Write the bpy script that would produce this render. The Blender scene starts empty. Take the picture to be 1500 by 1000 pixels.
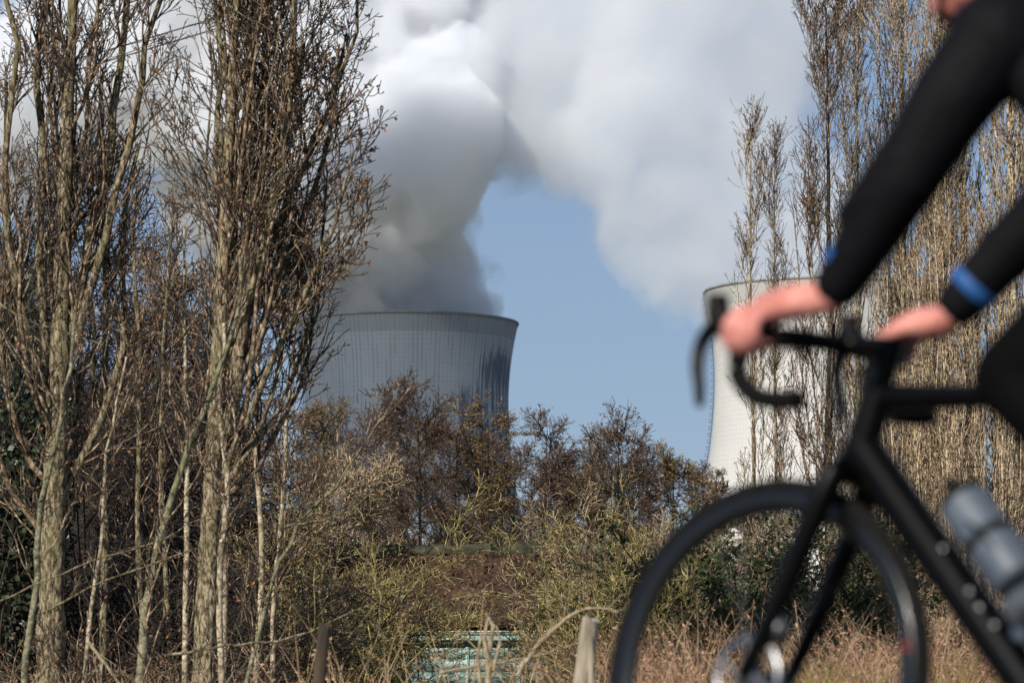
import bpy, math, random
import numpy as np
from mathutils import Vector, Matrix
R = math.radians
scene = bpy.context.scene
col = scene.collection

# ---------------------------------------------------------------- camera, sky, sun, exposure
FPX, HOR, CZ = 5400.0, 1075.0, 0.20          # focal length and horizon row in pixels of a 1500 px wide frame, eye height
PITCH = math.atan((HOR - 500) / FPX)
cd = bpy.data.cameras.new('camera'); cam = bpy.data.objects.new('camera', cd); col.objects.link(cam)
cam.location = (0, 0, CZ); cam.rotation_euler = (R(90) + PITCH, 0, 0)
cd.sensor_width = 36; cd.lens = FPX / 1500 * 36; cd.clip_start = 0.1; cd.clip_end = 30000
cd.dof.use_dof = True; cd.dof.focus_distance = 58; cd.dof.aperture_fstop = 5.0
scene.camera = cam
SUN_EL, SUN_AZ = R(32), R(213)               # azimuth clockwise from +Y: the sun stands behind the camera, a little to its left
w = bpy.data.worlds.new('World'); scene.world = w; w.use_nodes = True
nt = w.node_tree; bg = nt.nodes['Background']
sky = nt.nodes.new('ShaderNodeTexSky'); sky.sky_type = 'NISHITA'; sky.sun_disc = False
sky.sun_elevation = SUN_EL; sky.sun_rotation = SUN_AZ; sky.altitude = 0; sky.air_density = 1.0; sky.dust_density = 0.1; sky.ozone_density = 3.0
mxs = nt.nodes.new('ShaderNodeMixRGB'); mxs.inputs[0].default_value = .6; mxs.inputs[2].default_value = (3.65, 5.0, 7.7, 1)
nt.links.new(sky.outputs[0], mxs.inputs[1]); nt.links.new(mxs.outputs[0], bg.inputs[0]); bg.inputs[1].default_value = 0.056
SD = Vector((math.sin(SUN_AZ) * math.cos(SUN_EL), math.cos(SUN_AZ) * math.cos(SUN_EL), math.sin(SUN_EL)))   # towards the sun
sl = bpy.data.lights.new('sun', 'SUN'); so = bpy.data.objects.new('sun', sl); col.objects.link(so)
sl.energy = 4.7; sl.angle = R(0.53); sl.color = (1.0, 0.93, 0.82)
so.rotation_euler = SD.to_track_quat('Z', 'Y').to_euler()
scene.view_settings.view_transform = 'Standard'; scene.view_settings.look = 'None'
scene.view_settings.gamma = 1; scene.view_settings.exposure = 0.42
scene.cycles.use_denoising = True
scene.cycles.max_bounces = 6; scene.cycles.diffuse_bounces = 1; scene.cycles.glossy_bounces = 2
scene.cycles.transmission_bounces = 3; scene.cycles.volume_bounces = 6; scene.cycles.transparent_max_bounces = 6
scene.cycles.volume_step_rate = 1.0; scene.cycles.volume_max_steps = 128

def at(px, py, D):
    """point at distance D along +Y that the photograph shows at pixel px, py"""
    a = (500 - py) / FPX
    up = math.tan(PITCH + math.atan(a))
    d = math.cos(PITCH) + math.sin(PITCH) * up
    return Vector(((px - 750) / FPX * D * d, D, CZ + D * up))
def gx(px, D): return at(px, HOR, D).x
def gz(py, D): return at(750, py, D).z

# ---------------------------------------------------------------- helpers: objects
def tag(o, label=None, cat=None, group=None, kind=None):
    for k, v in (('label', label), ('category', cat), ('group', group), ('kind', kind)):
        if v: o[k] = v
    return o
def empty(name, loc=(0, 0, 0), rz=0.0):
    o = bpy.data.objects.new(name, None); o.location = loc; o.rotation_euler = (0, 0, rz); o.empty_display_size = 0.3
    col.objects.link(o); return o
def link(name, me, parent=None):
    o = bpy.data.objects.new(name, me); col.objects.link(o)
    if parent: o.parent = parent
    return o
def np_mesh(name, verts, faces, mats, smooth=True, midx=None):
    """verts (N,3); faces: list of int arrays (M,3) or (M,4)"""
    me = bpy.data.meshes.new(name)
    faces = [f for f in faces if len(f)]
    nl = sum(f.size for f in faces); nf = sum(len(f) for f in faces)
    me.vertices.add(len(verts)); me.vertices.foreach_set('co', np.ascontiguousarray(verts, dtype=np.float32).ravel())
    me.loops.add(nl); me.polygons.add(nf)
    me.loops.foreach_set('vertex_index', np.concatenate([f.ravel() for f in faces]).astype(np.int32))
    tot = np.concatenate([np.full(len(f), f.shape[1]) for f in faces])
    st = np.concatenate([[0], np.cumsum(tot)[:-1]])
    me.polygons.foreach_set('loop_start', st.astype(np.int32))
    if midx is not None: me.polygons.foreach_set('material_index', np.asarray(midx, dtype=np.int32))
    me.polygons.foreach_set('use_smooth', np.full(nf, smooth))
    me.update(calc_edges=True)
    for m in mats: me.materials.append(m)
    return me

class MB:
    """collects tubes, boxes, lathes and quads into ONE mesh"""
    def __init__(s): s.v = []; s.f = []; s.m = []; s.n = 0
    def add(s, v, f, mi=0):
        v = np.asarray(v, float).reshape(-1, 3); f = np.asarray(f, int)
        if len(f) == 0: return s
        s.v.append(v); s.f.append(f + s.n); s.m.append(np.full(len(f), mi)); s.n += len(v); return s
    def tubes(s, P, rad, sides=3, mi=0, cap=False):
        """P (N,k,3), rad (N,k)"""
        P = np.asarray(P, float); rad = np.asarray(rad, float)
        if P.ndim == 2: P = P[None]; rad = rad[None]
        N, k, _ = P.shape
        T = np.gradient(P, axis=1) if k > 1 else P
        T /= np.linalg.norm(T, axis=2, keepdims=True) + 1e-9
        ref = np.where(np.abs(T[:, :1, 2:3]) > .8, np.array([1., 0.13, 0]), np.array([0.1, 0.05, 1.]))
        ref = np.broadcast_to(ref, T.shape)
        U = np.cross(T, ref); U /= np.linalg.norm(U, axis=2, keepdims=True) + 1e-9
        V = np.cross(T, U)
        a = np.arange(sides) * 2 * np.pi / sides
        ring = P[:, :, None] + rad[:, :, None, None] * (U[:, :, None] * np.cos(a)[:, None] + V[:, :, None] * np.sin(a)[:, None])
        idx = np.arange(N * k * sides).reshape(N, k, sides)
        q = np.stack([idx[:, :-1], np.roll(idx[:, :-1], -1, 2), np.roll(idx[:, 1:], -1, 2), idx[:, 1:]], -1).reshape(-1, 4)
        s.add(ring.reshape(-1, 3), q, mi)
        if cap:
            for n in range(N):
                for e, rev in ((0, 1), (k - 1, 0)):
                    c = P[n, e]; rg = ring[n, e]
                    v = np.vstack([rg, c]); i = np.arange(sides)
                    t = np.stack([i, np.roll(i, -1), np.full(sides, sides), np.full(sides, sides)], -1)[:, :3]
                    s.add(v, t[:, ::-1] if rev else t, mi)
        return s
    def box(s, c, size, mi=0, rot=None):
        h = np.array(size) / 2.0
        v = np.array([[x, y, z] for x in (-1, 1) for y in (-1, 1) for z in (-1, 1)]) * h
        if rot is not None: v = v @ np.array(rot).T
        f = [[0, 1, 3, 2], [4, 6, 7, 5], [0, 4, 5, 1], [2, 3, 7, 6], [0, 2, 6, 4], [1, 5, 7, 3]]
        return s.add(v + np.array(c), f, mi)
    def lathe(s, prof, sides=48, axis=(0, 0, 1), origin=(0, 0, 0), mi=0, closed=False):
        """prof list of (r, h) revolved about axis through origin"""
        ax = Vector(axis).normalized(); q = Vector((0, 0, 1)).rotation_difference(ax).to_matrix()
        p = np.array(prof, float); a = np.arange(sides) * 2 * np.pi / sides
        v = np.stack([p[:, 0][:, None] * np.cos(a), p[:, 0][:, None] * np.sin(a), np.repeat(p[:, 1][:, None], sides, 1)], -1)
        v = v.reshape(-1, 3) @ np.array(q).T + np.array(origin)
        k = len(p); idx = np.arange(k * sides).reshape(k, sides)
        A, B = (idx, np.roll(idx, -1, 0)) if closed else (idx[:-1], idx[1:])
        f = np.stack([A, np.roll(A, -1, 1), np.roll(B, -1, 1), B], -1).reshape(-1, 4)
        return s.add(v, f, mi)
    def leaves(s, P, size, rng, mi=1, aspect=.5):
        """small leaf-sized diamonds at points P"""
        N = len(P)
        if N == 0: return s
        d = rng.normal(size=(N, 3)); d /= np.linalg.norm(d, axis=1, keepdims=True)
        e = np.cross(d, rng.normal(size=(N, 3))); e /= np.linalg.norm(e, axis=1, keepdims=True) + 1e-9
        L = (np.asarray(size) * rng.uniform(.6, 1.4, N))[:, None]
        v = np.stack([P, P + d * L * .5 + e * L * aspect * .5, P + d * L, P + d * L * .5 - e * L * aspect * .5], 1)
        return s.add(v.reshape(-1, 3), np.arange(N * 4).reshape(N, 4), mi)
    def mesh(s, name, mats, smooth=True):
        v = np.concatenate(s.v)
        q = [f for f in s.f]; order3 = [i for i, f in enumerate(q) if f.shape[1] == 3]; order4 = [i for i, f in enumerate(q) if f.shape[1] == 4]
        fs = []; mi = []
        for o in (order4, order3):
            if o: fs.append(np.concatenate([q[i] for i in o])); mi.append(np.concatenate([s.m[i] for i in o]))
        return np_mesh(name, v, fs, mats if isinstance(mats, (list, tuple)) else [mats], smooth, np.concatenate(mi))
    def build(s, name, mats, parent=None, smooth=True):
        return link(name, s.mesh(name, mats, smooth), parent)

# ---------------------------------------------------------------- helpers: materials
def mat(name, stops, scale=6.0, rough=.85, detail=6, stretch=(1, 1, 1), bump=0.0, spec=.3, rnd=0.0, metal=0.0, coat=0.0, sss=None, coord='Object', pos=(.3, .7)):
    m = bpy.data.materials.new(name); m.use_nodes = True; t = m.node_tree; N = t.nodes; L = t.links
    b = N['Principled BSDF']; b.inputs['Roughness'].default_value = rough; b.inputs['Specular IOR Level'].default_value = spec
    b.inputs['Metallic'].default_value = metal; b.inputs['Coat Weight'].default_value = coat
    tc = N.new('ShaderNodeTexCoord'); mp = N.new('ShaderNodeMapping'); mp.inputs['Scale'].default_value = stretch
    L.new(tc.outputs[coord], mp.inputs[0])
    n = N.new('ShaderNodeTexNoise'); n.inputs['Scale'].default_value = scale; n.inputs['Detail'].default_value = detail; n.inputs['Roughness'].default_value = .62
    L.new(mp.outputs[0], n.inputs[0])
    r = N.new('ShaderNodeValToRGB'); e = r.color_ramp.elements
    e[0].position, e[1].position = pos
    k = len(stops)
    for i in range(1, k - 1): e.new(pos[0] + (pos[1] - pos[0]) * i / (k - 1))
    for i, c in enumerate(stops): e[i].color = (*c, 1)
    L.new(n.outputs[0], r.inputs[0]); out = r.outputs[0]
    if rnd:
        oi = N.new('ShaderNodeObjectInfo'); hs = N.new('ShaderNodeHueSaturation'); mr = N.new('ShaderNodeMapRange')
        mr.inputs[3].default_value = 1 - rnd; mr.inputs[4].default_value = 1 + rnd
        L.new(oi.outputs['Random'], mr.inputs[0]); L.new(mr.outputs[0], hs.inputs['Value']); L.new(out, hs.inputs['Color']); out = hs.outputs[0]
    L.new(out, b.inputs['Base Color'])
    if bump:
        bp = N.new('ShaderNodeBump'); bp.inputs['Strength'].default_value = bump; bp.inputs['Distance'].default_value = .02
        L.new(n.outputs[0], bp.inputs['Height']); L.new(bp.outputs[0], b.inputs['Normal'])
    if sss: b.inputs['Subsurface Weight'].default_value = sss; b.inputs['Subsurface Radius'].default_value = (.012, .005, .003); b.inputs['Subsurface Scale'].default_value = 1
    return m

def bark(name, dark, mid, light, moss, sc=30, vs=.32, bump=1.0, mossy=.4):
    m = bpy.data.materials.new(name); m.use_nodes = True; t = m.node_tree; N = t.nodes; L = t.links; b = N['Principled BSDF']
    b.inputs['Roughness'].default_value = .9; b.inputs['Specular IOR Level'].default_value = .15
    tc = N.new('ShaderNodeTexCoord')
    def nz(scale, st, det, ro=.65):
        mp = N.new('ShaderNodeMapping'); mp.inputs['Scale'].default_value = st; L.new(tc.outputs['Object'], mp.inputs[0])
        n = N.new('ShaderNodeTexNoise'); n.inputs['Scale'].default_value = scale; n.inputs['Detail'].default_value = det; n.inputs['Roughness'].default_value = ro; L.new(mp.outputs[0], n.inputs[0]); return n.outputs[0]
    def ramp(v, stops):
        r = N.new('ShaderNodeValToRGB'); e = r.color_ramp.elements
        for i in range(len(stops) - 2): e.new(.5)
        for x, (p, c) in zip(e, stops): x.position = p; x.color = (*c, 1)
        L.new(v, r.inputs[0]); return r.outputs[0]
    f = nz(sc, (1, 1, vs), 8, .7); g = nz(1.7, (1, 1, .6), 5)
    c = ramp(f, [(.41, dark), (.51, mid), (.62, light)])
    mx = N.new('ShaderNodeMixRGB'); L.new(ramp(g, [(.5, (0, 0, 0)), (.6, (mossy,) * 3)]), mx.inputs[0]); L.new(c, mx.inputs[1]); mx.inputs[2].default_value = (*moss, 1)
    L.new(mx.outputs[0], b.inputs['Base Color'])
    bp = N.new('ShaderNodeBump'); bp.inputs['Strength'].default_value = bump; bp.inputs['Distance'].default_value = .05; L.new(f, bp.inputs['Height']); L.new(bp.outputs[0], b.inputs['Normal'])
    return m

# ---------------------------------------------------------------- ground, road, verge
m_grass = mat('field_grass', [(.05, .06, .02), (.12, .11, .045), (.2, .16, .09)], scale=.8)
m_asph = mat('asphalt', [(.04, .04, .042), (.06, .06, .062)], scale=30, bump=.3)
def sheet(name, x0, x1, y0, y1, z, m, nx=1, ny=1, fz=None):
    xs = np.linspace(x0, x1, nx + 1); ys = np.linspace(y0, y1, ny + 1)
    X, Y = np.meshgrid(xs, ys, indexing='ij'); Z = np.full_like(X, z) + (fz(X, Y) if fz else 0)
    idx = np.arange((nx + 1) * (ny + 1)).reshape(nx + 1, ny + 1)
    f = np.stack([idx[:-1, :-1], idx[1:, :-1], idx[1:, 1:], idx[:-1, 1:]], -1).reshape(-1, 4)
    return link(name, np_mesh(name, np.stack([X, Y, Z], -1).reshape(-1, 3), [f], [m]))
GZ = -0.05
tag(sheet('ground', -9000, 9000, -3000, 12000, GZ - .01, m_grass), kind='structure')
tag(sheet('road', -60, 60, 2.2, 8.4, GZ, m_asph), kind='structure')

# ---------------------------------------------------------------- cooling towers
def tower_material(name, base, stain, seed, stain_amt, warm):
    m = bpy.data.materials.new(name); m.use_nodes = True; t = m.node_tree; N = t.nodes; L = t.links
    b = N['Principled BSDF']; b.inputs['Roughness'].default_value = .9; b.inputs['Specular IOR Level'].default_value = .2
    at_ = N.new('ShaderNodeAttribute'); at_.attribute_name = 'ang'      # x: angle round the shell 0..1, y: height 0..1
    sx = N.new('ShaderNodeSeparateXYZ'); L.new(at_.outputs['Vector'], sx.inputs[0])
    def math_(op, a, c=None, d=None):
        n = N.new('ShaderNodeMath'); n.operation = op
        for i, v in enumerate((a, c, d)):
            if v is None: continue
            if isinstance(v, (int, float)): n.inputs[i].default_value = v
            else: L.new(v, n.inputs[i])
        return n.outputs[0]
    def noise(sc, st, det=5, ro=.6):
        mp = N.new('ShaderNodeMapping'); mp.inputs['Scale'].default_value = st; mp.inputs['Location'].default_value = (seed, seed * .7, 0)
        L.new(at_.outputs['Vector'], mp.inputs[0]); n = N.new('ShaderNodeTexNoise'); n.inputs['Scale'].default_value = sc; n.inputs['Detail'].default_value = det
        n.inputs['Roughness'].default_value = ro; L.new(mp.outputs[0], n.inputs[0]); return n.outputs[0]
    def line(v, n, wd):
        f = math_('FRACT', math_('MULTIPLY', v, n)); return math_('LESS_THAN', f, wd)
    rib = line(sx.outputs[0], 150, .16); lift = line(sx.outputs[1], 92, .14)
    dots = noise(1, (400, 30, 1), 4, .7)
    ribn = math_('MULTIPLY', rib, math_('GREATER_THAN', noise(1, (160, 5, 1), 4), .5))
    streak = noise(1, (230, 3.2, 1), 5, .7)                             # long vertical run-off streaks
    patch = noise(1, (13, 4, 1), 4)
    # one broad patch of dark run-off: rows between 0.60 and 0.93 of the height on the right-hand side
    def bump_(v, c, wdt):
        d = math_('ABSOLUTE', math_('SUBTRACT', v, c)); return math_('SUBTRACT', 1, math_('MINIMUM', math_('DIVIDE', d, wdt), 1))
    zone = math_('MULTIPLY', bump_(sx.outputs[0], .8, .13), bump_(sx.outputs[1], .77, .2))
    z2 = math_('MINIMUM', math_('MULTIPLY', zone, 3.0 * stain_amt), 1)
    thr = math_('MULTIPLY', math_('GREATER_THAN', math_('ADD', math_('ADD', streak, math_('MULTIPLY', math_('SUBTRACT', patch, .5), .5)), math_('MULTIPLY', z2, .22)), .69), 1)
    thr = math_('MULTIPLY', thr, math_('MINIMUM', math_('ADD', .25, z2), 1))
    big = noise(1, (5, 5, 1), 4)
    rim = math_('MULTIPLY', math_('GREATER_THAN', sx.outputs[1], .955), math_('ADD', .35, math_('MULTIPLY', noise(1, (60, 30, 1)), .5)))  # darker top band paints in the plume's shade on the rim
    def mix(fac, a, c):
        n = N.new('ShaderNodeMixRGB'); n.inputs[0].default_value = 0
        if isinstance(fac, float): n.inputs[0].default_value = fac
        else: L.new(fac, n.inputs[0])
        for i, v in ((1, a), (2, c)):
            if isinstance(v, tuple): n.inputs[i].default_value = (*v, 1)
            else: L.new(v, n.inputs[i])
        return n.outputs[0]
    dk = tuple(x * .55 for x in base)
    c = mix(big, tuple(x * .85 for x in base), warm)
    c = mix(math_('MULTIPLY', math_('MULTIPLY', lift, math_('GREATER_THAN', noise(1, (60, 40, 1), 4), .46)), .3), c, dk)
    c = mix(math_('MULTIPLY', math_('MULTIPLY', rib, noise(1, (90, 6, 1), 4)), .55), c, dk)
    c = mix(math_('MULTIPLY', ribn, .55 * stain_amt), c, stain)
    c = mix(math_('MULTIPLY', thr, .8 * min(1, stain_amt)), c, stain)
    c = mix(math_('MULTIPLY', math_('GREATER_THAN', dots, .64), .35 * stain_amt), c, stain)
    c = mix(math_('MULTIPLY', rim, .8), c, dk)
    L.new(c, b.inputs['Base Color'])
    return m
def cooling_tower(px, D, label, m, ladder):
    root = empty('cooling_tower', (gx(px, D), D, GZ)); tag(root, label, 'cooling tower', 'cooling towers of the power station')
    H, Ht, Rt = 168.5, 136.0, 42.0
    hs = np.concatenate([np.linspace(9, H, 90)])
    k = np.where(hs > Ht, .58, .47)
    rs = np.sqrt(Rt ** 2 + (k * (hs - Ht)) ** 2)
    S = 300; a = np.linspace(0, 2 * np.pi, S + 1)
    def shell(name, rs, hs, flip, mt):
        v = np.stack([rs[:, None] * np.sin(a), rs[:, None] * -np.cos(a) * -1, np.repeat(hs[:, None], S + 1, 1)], -1)
        v[..., 1] = -rs[:, None] * np.cos(a - 0)                       # angle 0 faces the camera, grows to the right
        idx = np.arange(len(hs) * (S + 1)).reshape(len(hs), S + 1)
        f = np.stack([idx[:-1, :-1], idx[:-1, 1:], idx[1:, 1:], idx[1:, :-1]], -1).reshape(-1, 4)
        if flip: f = f[:, ::-1]
        me = np_mesh(name, v.reshape(-1, 3), [f], [mt])
        at_ = me.attributes.new('ang', 'FLOAT_VECTOR', 'POINT')
        aa = np.stack([np.repeat(((a / (2 * np.pi) + .5) % 1.0001)[None], len(hs), 0) if False else np.repeat((a / (2 * np.pi))[None] + .62, len(hs), 0), np.repeat((hs / H)[:, None], S + 1, 1), np.zeros((len(hs), S + 1))], -1)
        at_.data.foreach_set('vector', aa.astype(np.float32).ravel())
        return link(name, me, root)
    shell('outer_shell', rs, hs, False, m)
    shell('inner_shell', rs - .8, hs, True, m_conc)
    MB().lathe([(rs[-1] - .9, H - .02), (rs[-1] - .9, H + .3), (rs[-1] + .25, H + .3), (rs[-1] + .25, H - .6), (rs[-1] - .02, H - .6)], 200).build('rim', m_conc_dark, root)
    q = MB(); n = 72
    for i in range(n):
        a0 = i * 2 * math.pi / n
        for s in (-1, 1):
            a1 = a0 + s * math.pi / n
            q.tubes(np.array([[rs[0] * 1.05 * math.cos(a0), rs[0] * 1.05 * math.sin(a0), 0], [rs[0] * math.cos(a1), rs[0] * math.sin(a1), 9.2]]), np.array([.5, .5]), 6)
    q.build('support_columns', m_conc, root)['kind'] = 'stuff'
    if ladder:
        q = MB(); az = R(-91.5)
        P = np.array([[(r + .6) * math.sin(az), -(r + .6) * math.cos(az), h] for r, h in zip(rs, hs)])
        q.tubes(P, np.full(len(P), .16), 4)
        for h in np.arange(30, 167, 2.6):
            r = np.interp(h, hs, rs); c = np.array([(r + .3) * math.sin(az), -(r + .3) * math.cos(az), h]); o = np.array([math.sin(az), -math.cos(az), 0])
            q.tubes(np.array([c, c + o * 1.3, c + o * 1.3 + [0, 0, 1.1], c + [0, 0, 1.1]]), np.full(4, .13), 4)
        q.build('ladder', m_steel_dark, root)
    return root
m_conc = mat('concrete', [(.3, .3, .29), (.42, .41, .39)], scale=.3)
m_conc_dark = mat('weathered_concrete', [(.14, .15, .16), (.24, .24, .24)], scale=.3)
m_steel_dark = mat('dark_steel', [(.05, .05, .055), (.1, .1, .1)], rough=.5)
t1 = cooling_tower(594, 1512, 'shaded grey cooling tower with dark run-off streaks, left of the blue gap of sky', tower_material('streaked_concrete', (.31, .355, .42), (.055, .08, .125), 3.1, 1.0, (.37, .41, .46)), True)  # bluish base colour stands in for haze and shade on this tower
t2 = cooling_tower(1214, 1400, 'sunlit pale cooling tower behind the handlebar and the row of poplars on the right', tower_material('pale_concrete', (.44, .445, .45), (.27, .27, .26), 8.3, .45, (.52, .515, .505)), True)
# ---------------------------------------------------------------- steam plumes (volumes) and clouds
def steam(name, blobs, label, dens, seed, nscale, soft=.25, amp=.9, warp=1.0, off=.14, aniso=0.0, cat='steam plume', kind=None, step=1.0):
    """blobs: (x, y, z, r) in world metres. hull = union of spheres (remeshed); the density is shaped by the same spheres and by noise"""
    m = bpy.data.materials.new(name); m.use_nodes = True; t = m.node_tree; N = t.nodes; L = t.links
    N.remove(N['Principled BSDF']); out = [n for n in N if n.type == 'OUTPUT_MATERIAL'][0]
    pv = N.new('ShaderNodeVolumePrincipled'); pv.inputs['Color'].default_value = (.90, .92, .955, 1); pv.inputs['Anisotropy'].default_value = aniso
    geo = N.new('ShaderNodeNewGeometry'); P = geo.outputs['Position']
    def mt(op, a, c=None):
        n = N.new('ShaderNodeMath'); n.operation = op
        for i, v in enumerate((a, c)):
            if v is None: continue
            if isinstance(v, (int, float)): n.inputs[i].default_value = v
            else: L.new(v, n.inputs[i])
        return n.outputs[0]
    # warp the position so that edges billow
    nz = N.new('ShaderNodeTexNoise'); nz.inputs['Scale'].default_value = nscale; nz.inputs['Detail'].default_value = 6; nz.inputs['Roughness'].default_value = .68
    mp = N.new('ShaderNodeMapping'); mp.inputs['Location'].default_value = (seed * 37, seed * 11, 0); L.new(P, mp.inputs[0]); L.new(mp.outputs[0], nz.inputs[0])
    # two warps of the position, one broad and one fine, so that the edges billow
    v = P
    for sc_, am_, de_ in ((nscale * .8, 42 * warp, 2), (nscale * 3.2, 30 * warp, 4)):
        wn = N.new('ShaderNodeTexNoise'); wn.inputs['Scale'].default_value = sc_; wn.inputs['Detail'].default_value = de_; L.new(mp.outputs[0], wn.inputs[0])
        s1 = N.new('ShaderNodeVectorMath'); s1.operation = 'SUBTRACT'; L.new(wn.outputs['Color'], s1.inputs[0]); s1.inputs[1].default_value = (.5, .5, .5)
        s2 = N.new('ShaderNodeVectorMath'); s2.operation = 'SCALE'; L.new(s1.outputs[0], s2.inputs[0]); s2.inputs['Scale'].default_value = am_
        s3 = N.new('ShaderNodeVectorMath'); s3.operation = 'ADD'; L.new(v, s3.inputs[0]); L.new(s2.outputs[0], s3.inputs[1]); v = s3.outputs[0]
    f = None
    for (x, y, z, r) in blobs:
        n = N.new('ShaderNodeVectorMath'); n.operation = 'DISTANCE'; L.new(v, n.inputs[0]); n.inputs[1].default_value = (x, y, z)
        s = mt('SUBTRACT', 1, mt('DIVIDE', n.outputs['Value'], r))
        if f is None: f = s
        else:
            k = N.new('ShaderNodeMath'); k.operation = 'SMOOTH_MAX'; L.new(f, k.inputs[0]); L.new(s, k.inputs[1]); k.inputs[2].default_value = .12; f = k.outputs[0]
    g = mt('ADD', f, mt('MULTIPLY', mt('SUBTRACT', nz.outputs[0], .5 + off), amp))
    mr = N.new('ShaderNodeMapRange'); mr.interpolation_type = 'SMOOTHSTEP'; mr.inputs[1].default_value = 0; mr.inputs[2].default_value = soft; mr.inputs[4].default_value = dens
    L.new(g, mr.inputs[0]); L.new(mr.outputs[0], pv.inputs['Density']); L.new(pv.outputs[0], out.inputs['Volume'])
    m.cycles.volume_step_rate = step
    me = bpy.data.meshes.new(name); import bmesh
    bm = bmesh.new()
    for (x, y, z, r) in blobs:
        bmesh.ops.create_icosphere(bm, subdivisions=2, radius=r * 1.12, matrix=Matrix.Translation((x, y, z)))
    bm.to_mesh(me); bm.free(); me.materials.append(m)
    o = link(name, me)
    mod = o.modifiers.new('r', 'REMESH'); mod.mode = 'VOXEL'; mod.voxel_size = 8
    dg = bpy.context.evaluated_depsgraph_get(); me2 = bpy.data.meshes.new_from_object(o.evaluated_get(dg)); o.modifiers.clear(); o.data = me2
    tag(o, label, cat, None, kind); return o
def bl(px, py, D, rpx):
    p = at(px, py, D); return (p.x, p.y, p.z, rpx / FPX * D)
D1 = 1512; D2 = 1400
def steam_plumes():
    steam('steam_plume', [bl(600, 470, D1, 110), bl(655, 415, D1, 92), bl(560, 410, D1, 130), bl(480, 400, D1, 120), bl(640, 320, D1 - 35, 72), bl(540, 340, D1, 110), bl(615, 265, D1 - 75, 95), bl(530, 270, D1 - 80, 100), bl(650, 190, D1 - 75, 90),
        bl(420, 300, D1, 180), bl(600, 190, D1 - 60, 120), bl(690, 235, D1 - 40, 62), bl(650, 130, D1 - 40, 105), bl(520, 130, D1 - 20, 170), bl(350, 170, D1, 200), bl(600, 30, D1, 150), bl(200, 60, D1, 200), bl(400, 0, D1, 200), bl(60, 150, D1, 170)],
        'thick white and grey steam rising from the left cooling tower and drifting to the left', .12, 1, .016, soft=.13, amp=1.25, off=.05, step=1.1)
    steam('steam_plume', [bl(1200, 450, D2, 120), bl(1120, 420, D2, 105), bl(1010, 385, D2, 100), bl(930, 350, D2, 70), bl(1060, 320, D2, 130), bl(1180, 330, D2, 140), bl(960, 300, D2, 110), bl(1080, 220, D2, 160), bl(890, 220, D2, 105), bl(800, 165, D2 + 60, 125), bl(960, 140, D2, 160), bl(1120, 110, D2, 150), bl(840, 60, D2 + 50, 150),
        bl(745, 100, D1 + 10, 135), bl(725, 175, D1, 115), bl(690, 0, D1 + 20, 150), bl(640, 60, D1 + 40, 120), bl(1000, 0, D2, 180), bl(1180, 10, D2, 110)],
        'soft white steam leaning left from the right cooling tower over the blue gap', .032, 2, .015, soft=.3, amp=1.45, off=.02, step=1.6)
    # unseen cloud added above the frame to shade the left tower and lower plume
    c = at(594, 650, D1) + SD * 430
    steam('cloud', [(c.x - 120, c.y, c.z - 4, 62), (c.x - 45, c.y + 10, c.z + 2, 65), (c.x + 30, c.y, c.z - 2, 64), (c.x + 95, c.y + 5, c.z, 58)],
        'unseen cloud added above the frame to shade the left tower', .017, 5, .014, soft=.2, amp=.8, cat='cloud', warp=.8, off=.02, step=2)
# ---------------------------------------------------------------- vegetation
def perp(d, rng):
    r = rng.normal(size=d.shape); r -= (r * d).sum(-1, keepdims=True) * d
    return r / (np.linalg.norm(r, axis=-1, keepdims=True) + 1e-9)
def grow(P, rad, n, t0, t1, ang, L, up, wob, k, rr, rmin, rng, tip=.35, lfall=.5, avar=.25, tpow=1.0):
    """children of the paths P (N,k0,3): n per parent between t0 and t1, at angle ang, length L (scaled down towards the tip)"""
    N, k0, _ = P.shape
    i = np.repeat(np.arange(N), n); M = len(i)
    t = t0 + (t1 - t0) * rng.uniform(0, 1, M) ** tpow
    x = t * (k0 - 1); j = np.minimum(x.astype(int), k0 - 2); f = (x - j)[:, None]
    p0 = P[i, j] * (1 - f) + P[i, j + 1] * f
    d0 = P[i, j + 1] - P[i, j]; d0 /= np.linalg.norm(d0, axis=1, keepdims=True) + 1e-9
    r0 = rad[i, j] * (1 - f[:, 0]) + rad[i, j + 1] * f[:, 0]
    a = ang * (1 + avar * rng.normal(size=M))
    d = d0 * np.cos(a)[:, None] + perp(d0, rng) * np.sin(a)[:, None]
    L = np.asarray(L)[i] if np.ndim(L) else L
    ln = L * (1 - lfall * (t - t0) / (t1 - t0 + 1e-9)) * rng.uniform(.55, 1.25, M)
    out = np.empty((M, k, 3)); out[:, 0] = p0
    st = (ln / (k - 1))[:, None]
    for q in range(1, k):
        out[:, q] = out[:, q - 1] + d * st
        d = d + np.array([0, 0, up]) + wob * rng.normal(size=d.shape)
        d /= np.linalg.norm(d, axis=1, keepdims=True)
    s = np.linspace(0, 1, k)
    rb = np.minimum(r0 * rr, r0 * .95)
    R_ = np.maximum(rb[:, None] * (1 - (1 - tip) * s), rmin)
    return out, R_
def stem_path(H, r0, rng, k=14, sway=.02, lean=(0, 0), rtip=.12, base=(0, 0, 0), flare=1.25):
    s = np.linspace(0, 1, k)
    off = np.cumsum(rng.normal(size=(k, 2)) * sway * H / k, 0); off -= off[0]
    P = np.stack([base[0] + off[:, 0] + lean[0] * s * H, base[1] + off[:, 1] + lean[1] * s * H, base[2] + s * H], 1)
    rad = r0 * (1 - (1 - rtip) * s ** .9); rad[0] *= flare
    return P[None], rad[None]
def endpoints(P, rng, n, t0=.4):
    N, k, _ = P.shape
    i = rng.integers(0, N, n); x = rng.uniform(t0, 1, n) * (k - 1.001); j = x.astype(int); f = (x - j)[:, None]
    return P[i, j] * (1 - f) + P[i, j + 1] * f

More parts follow.
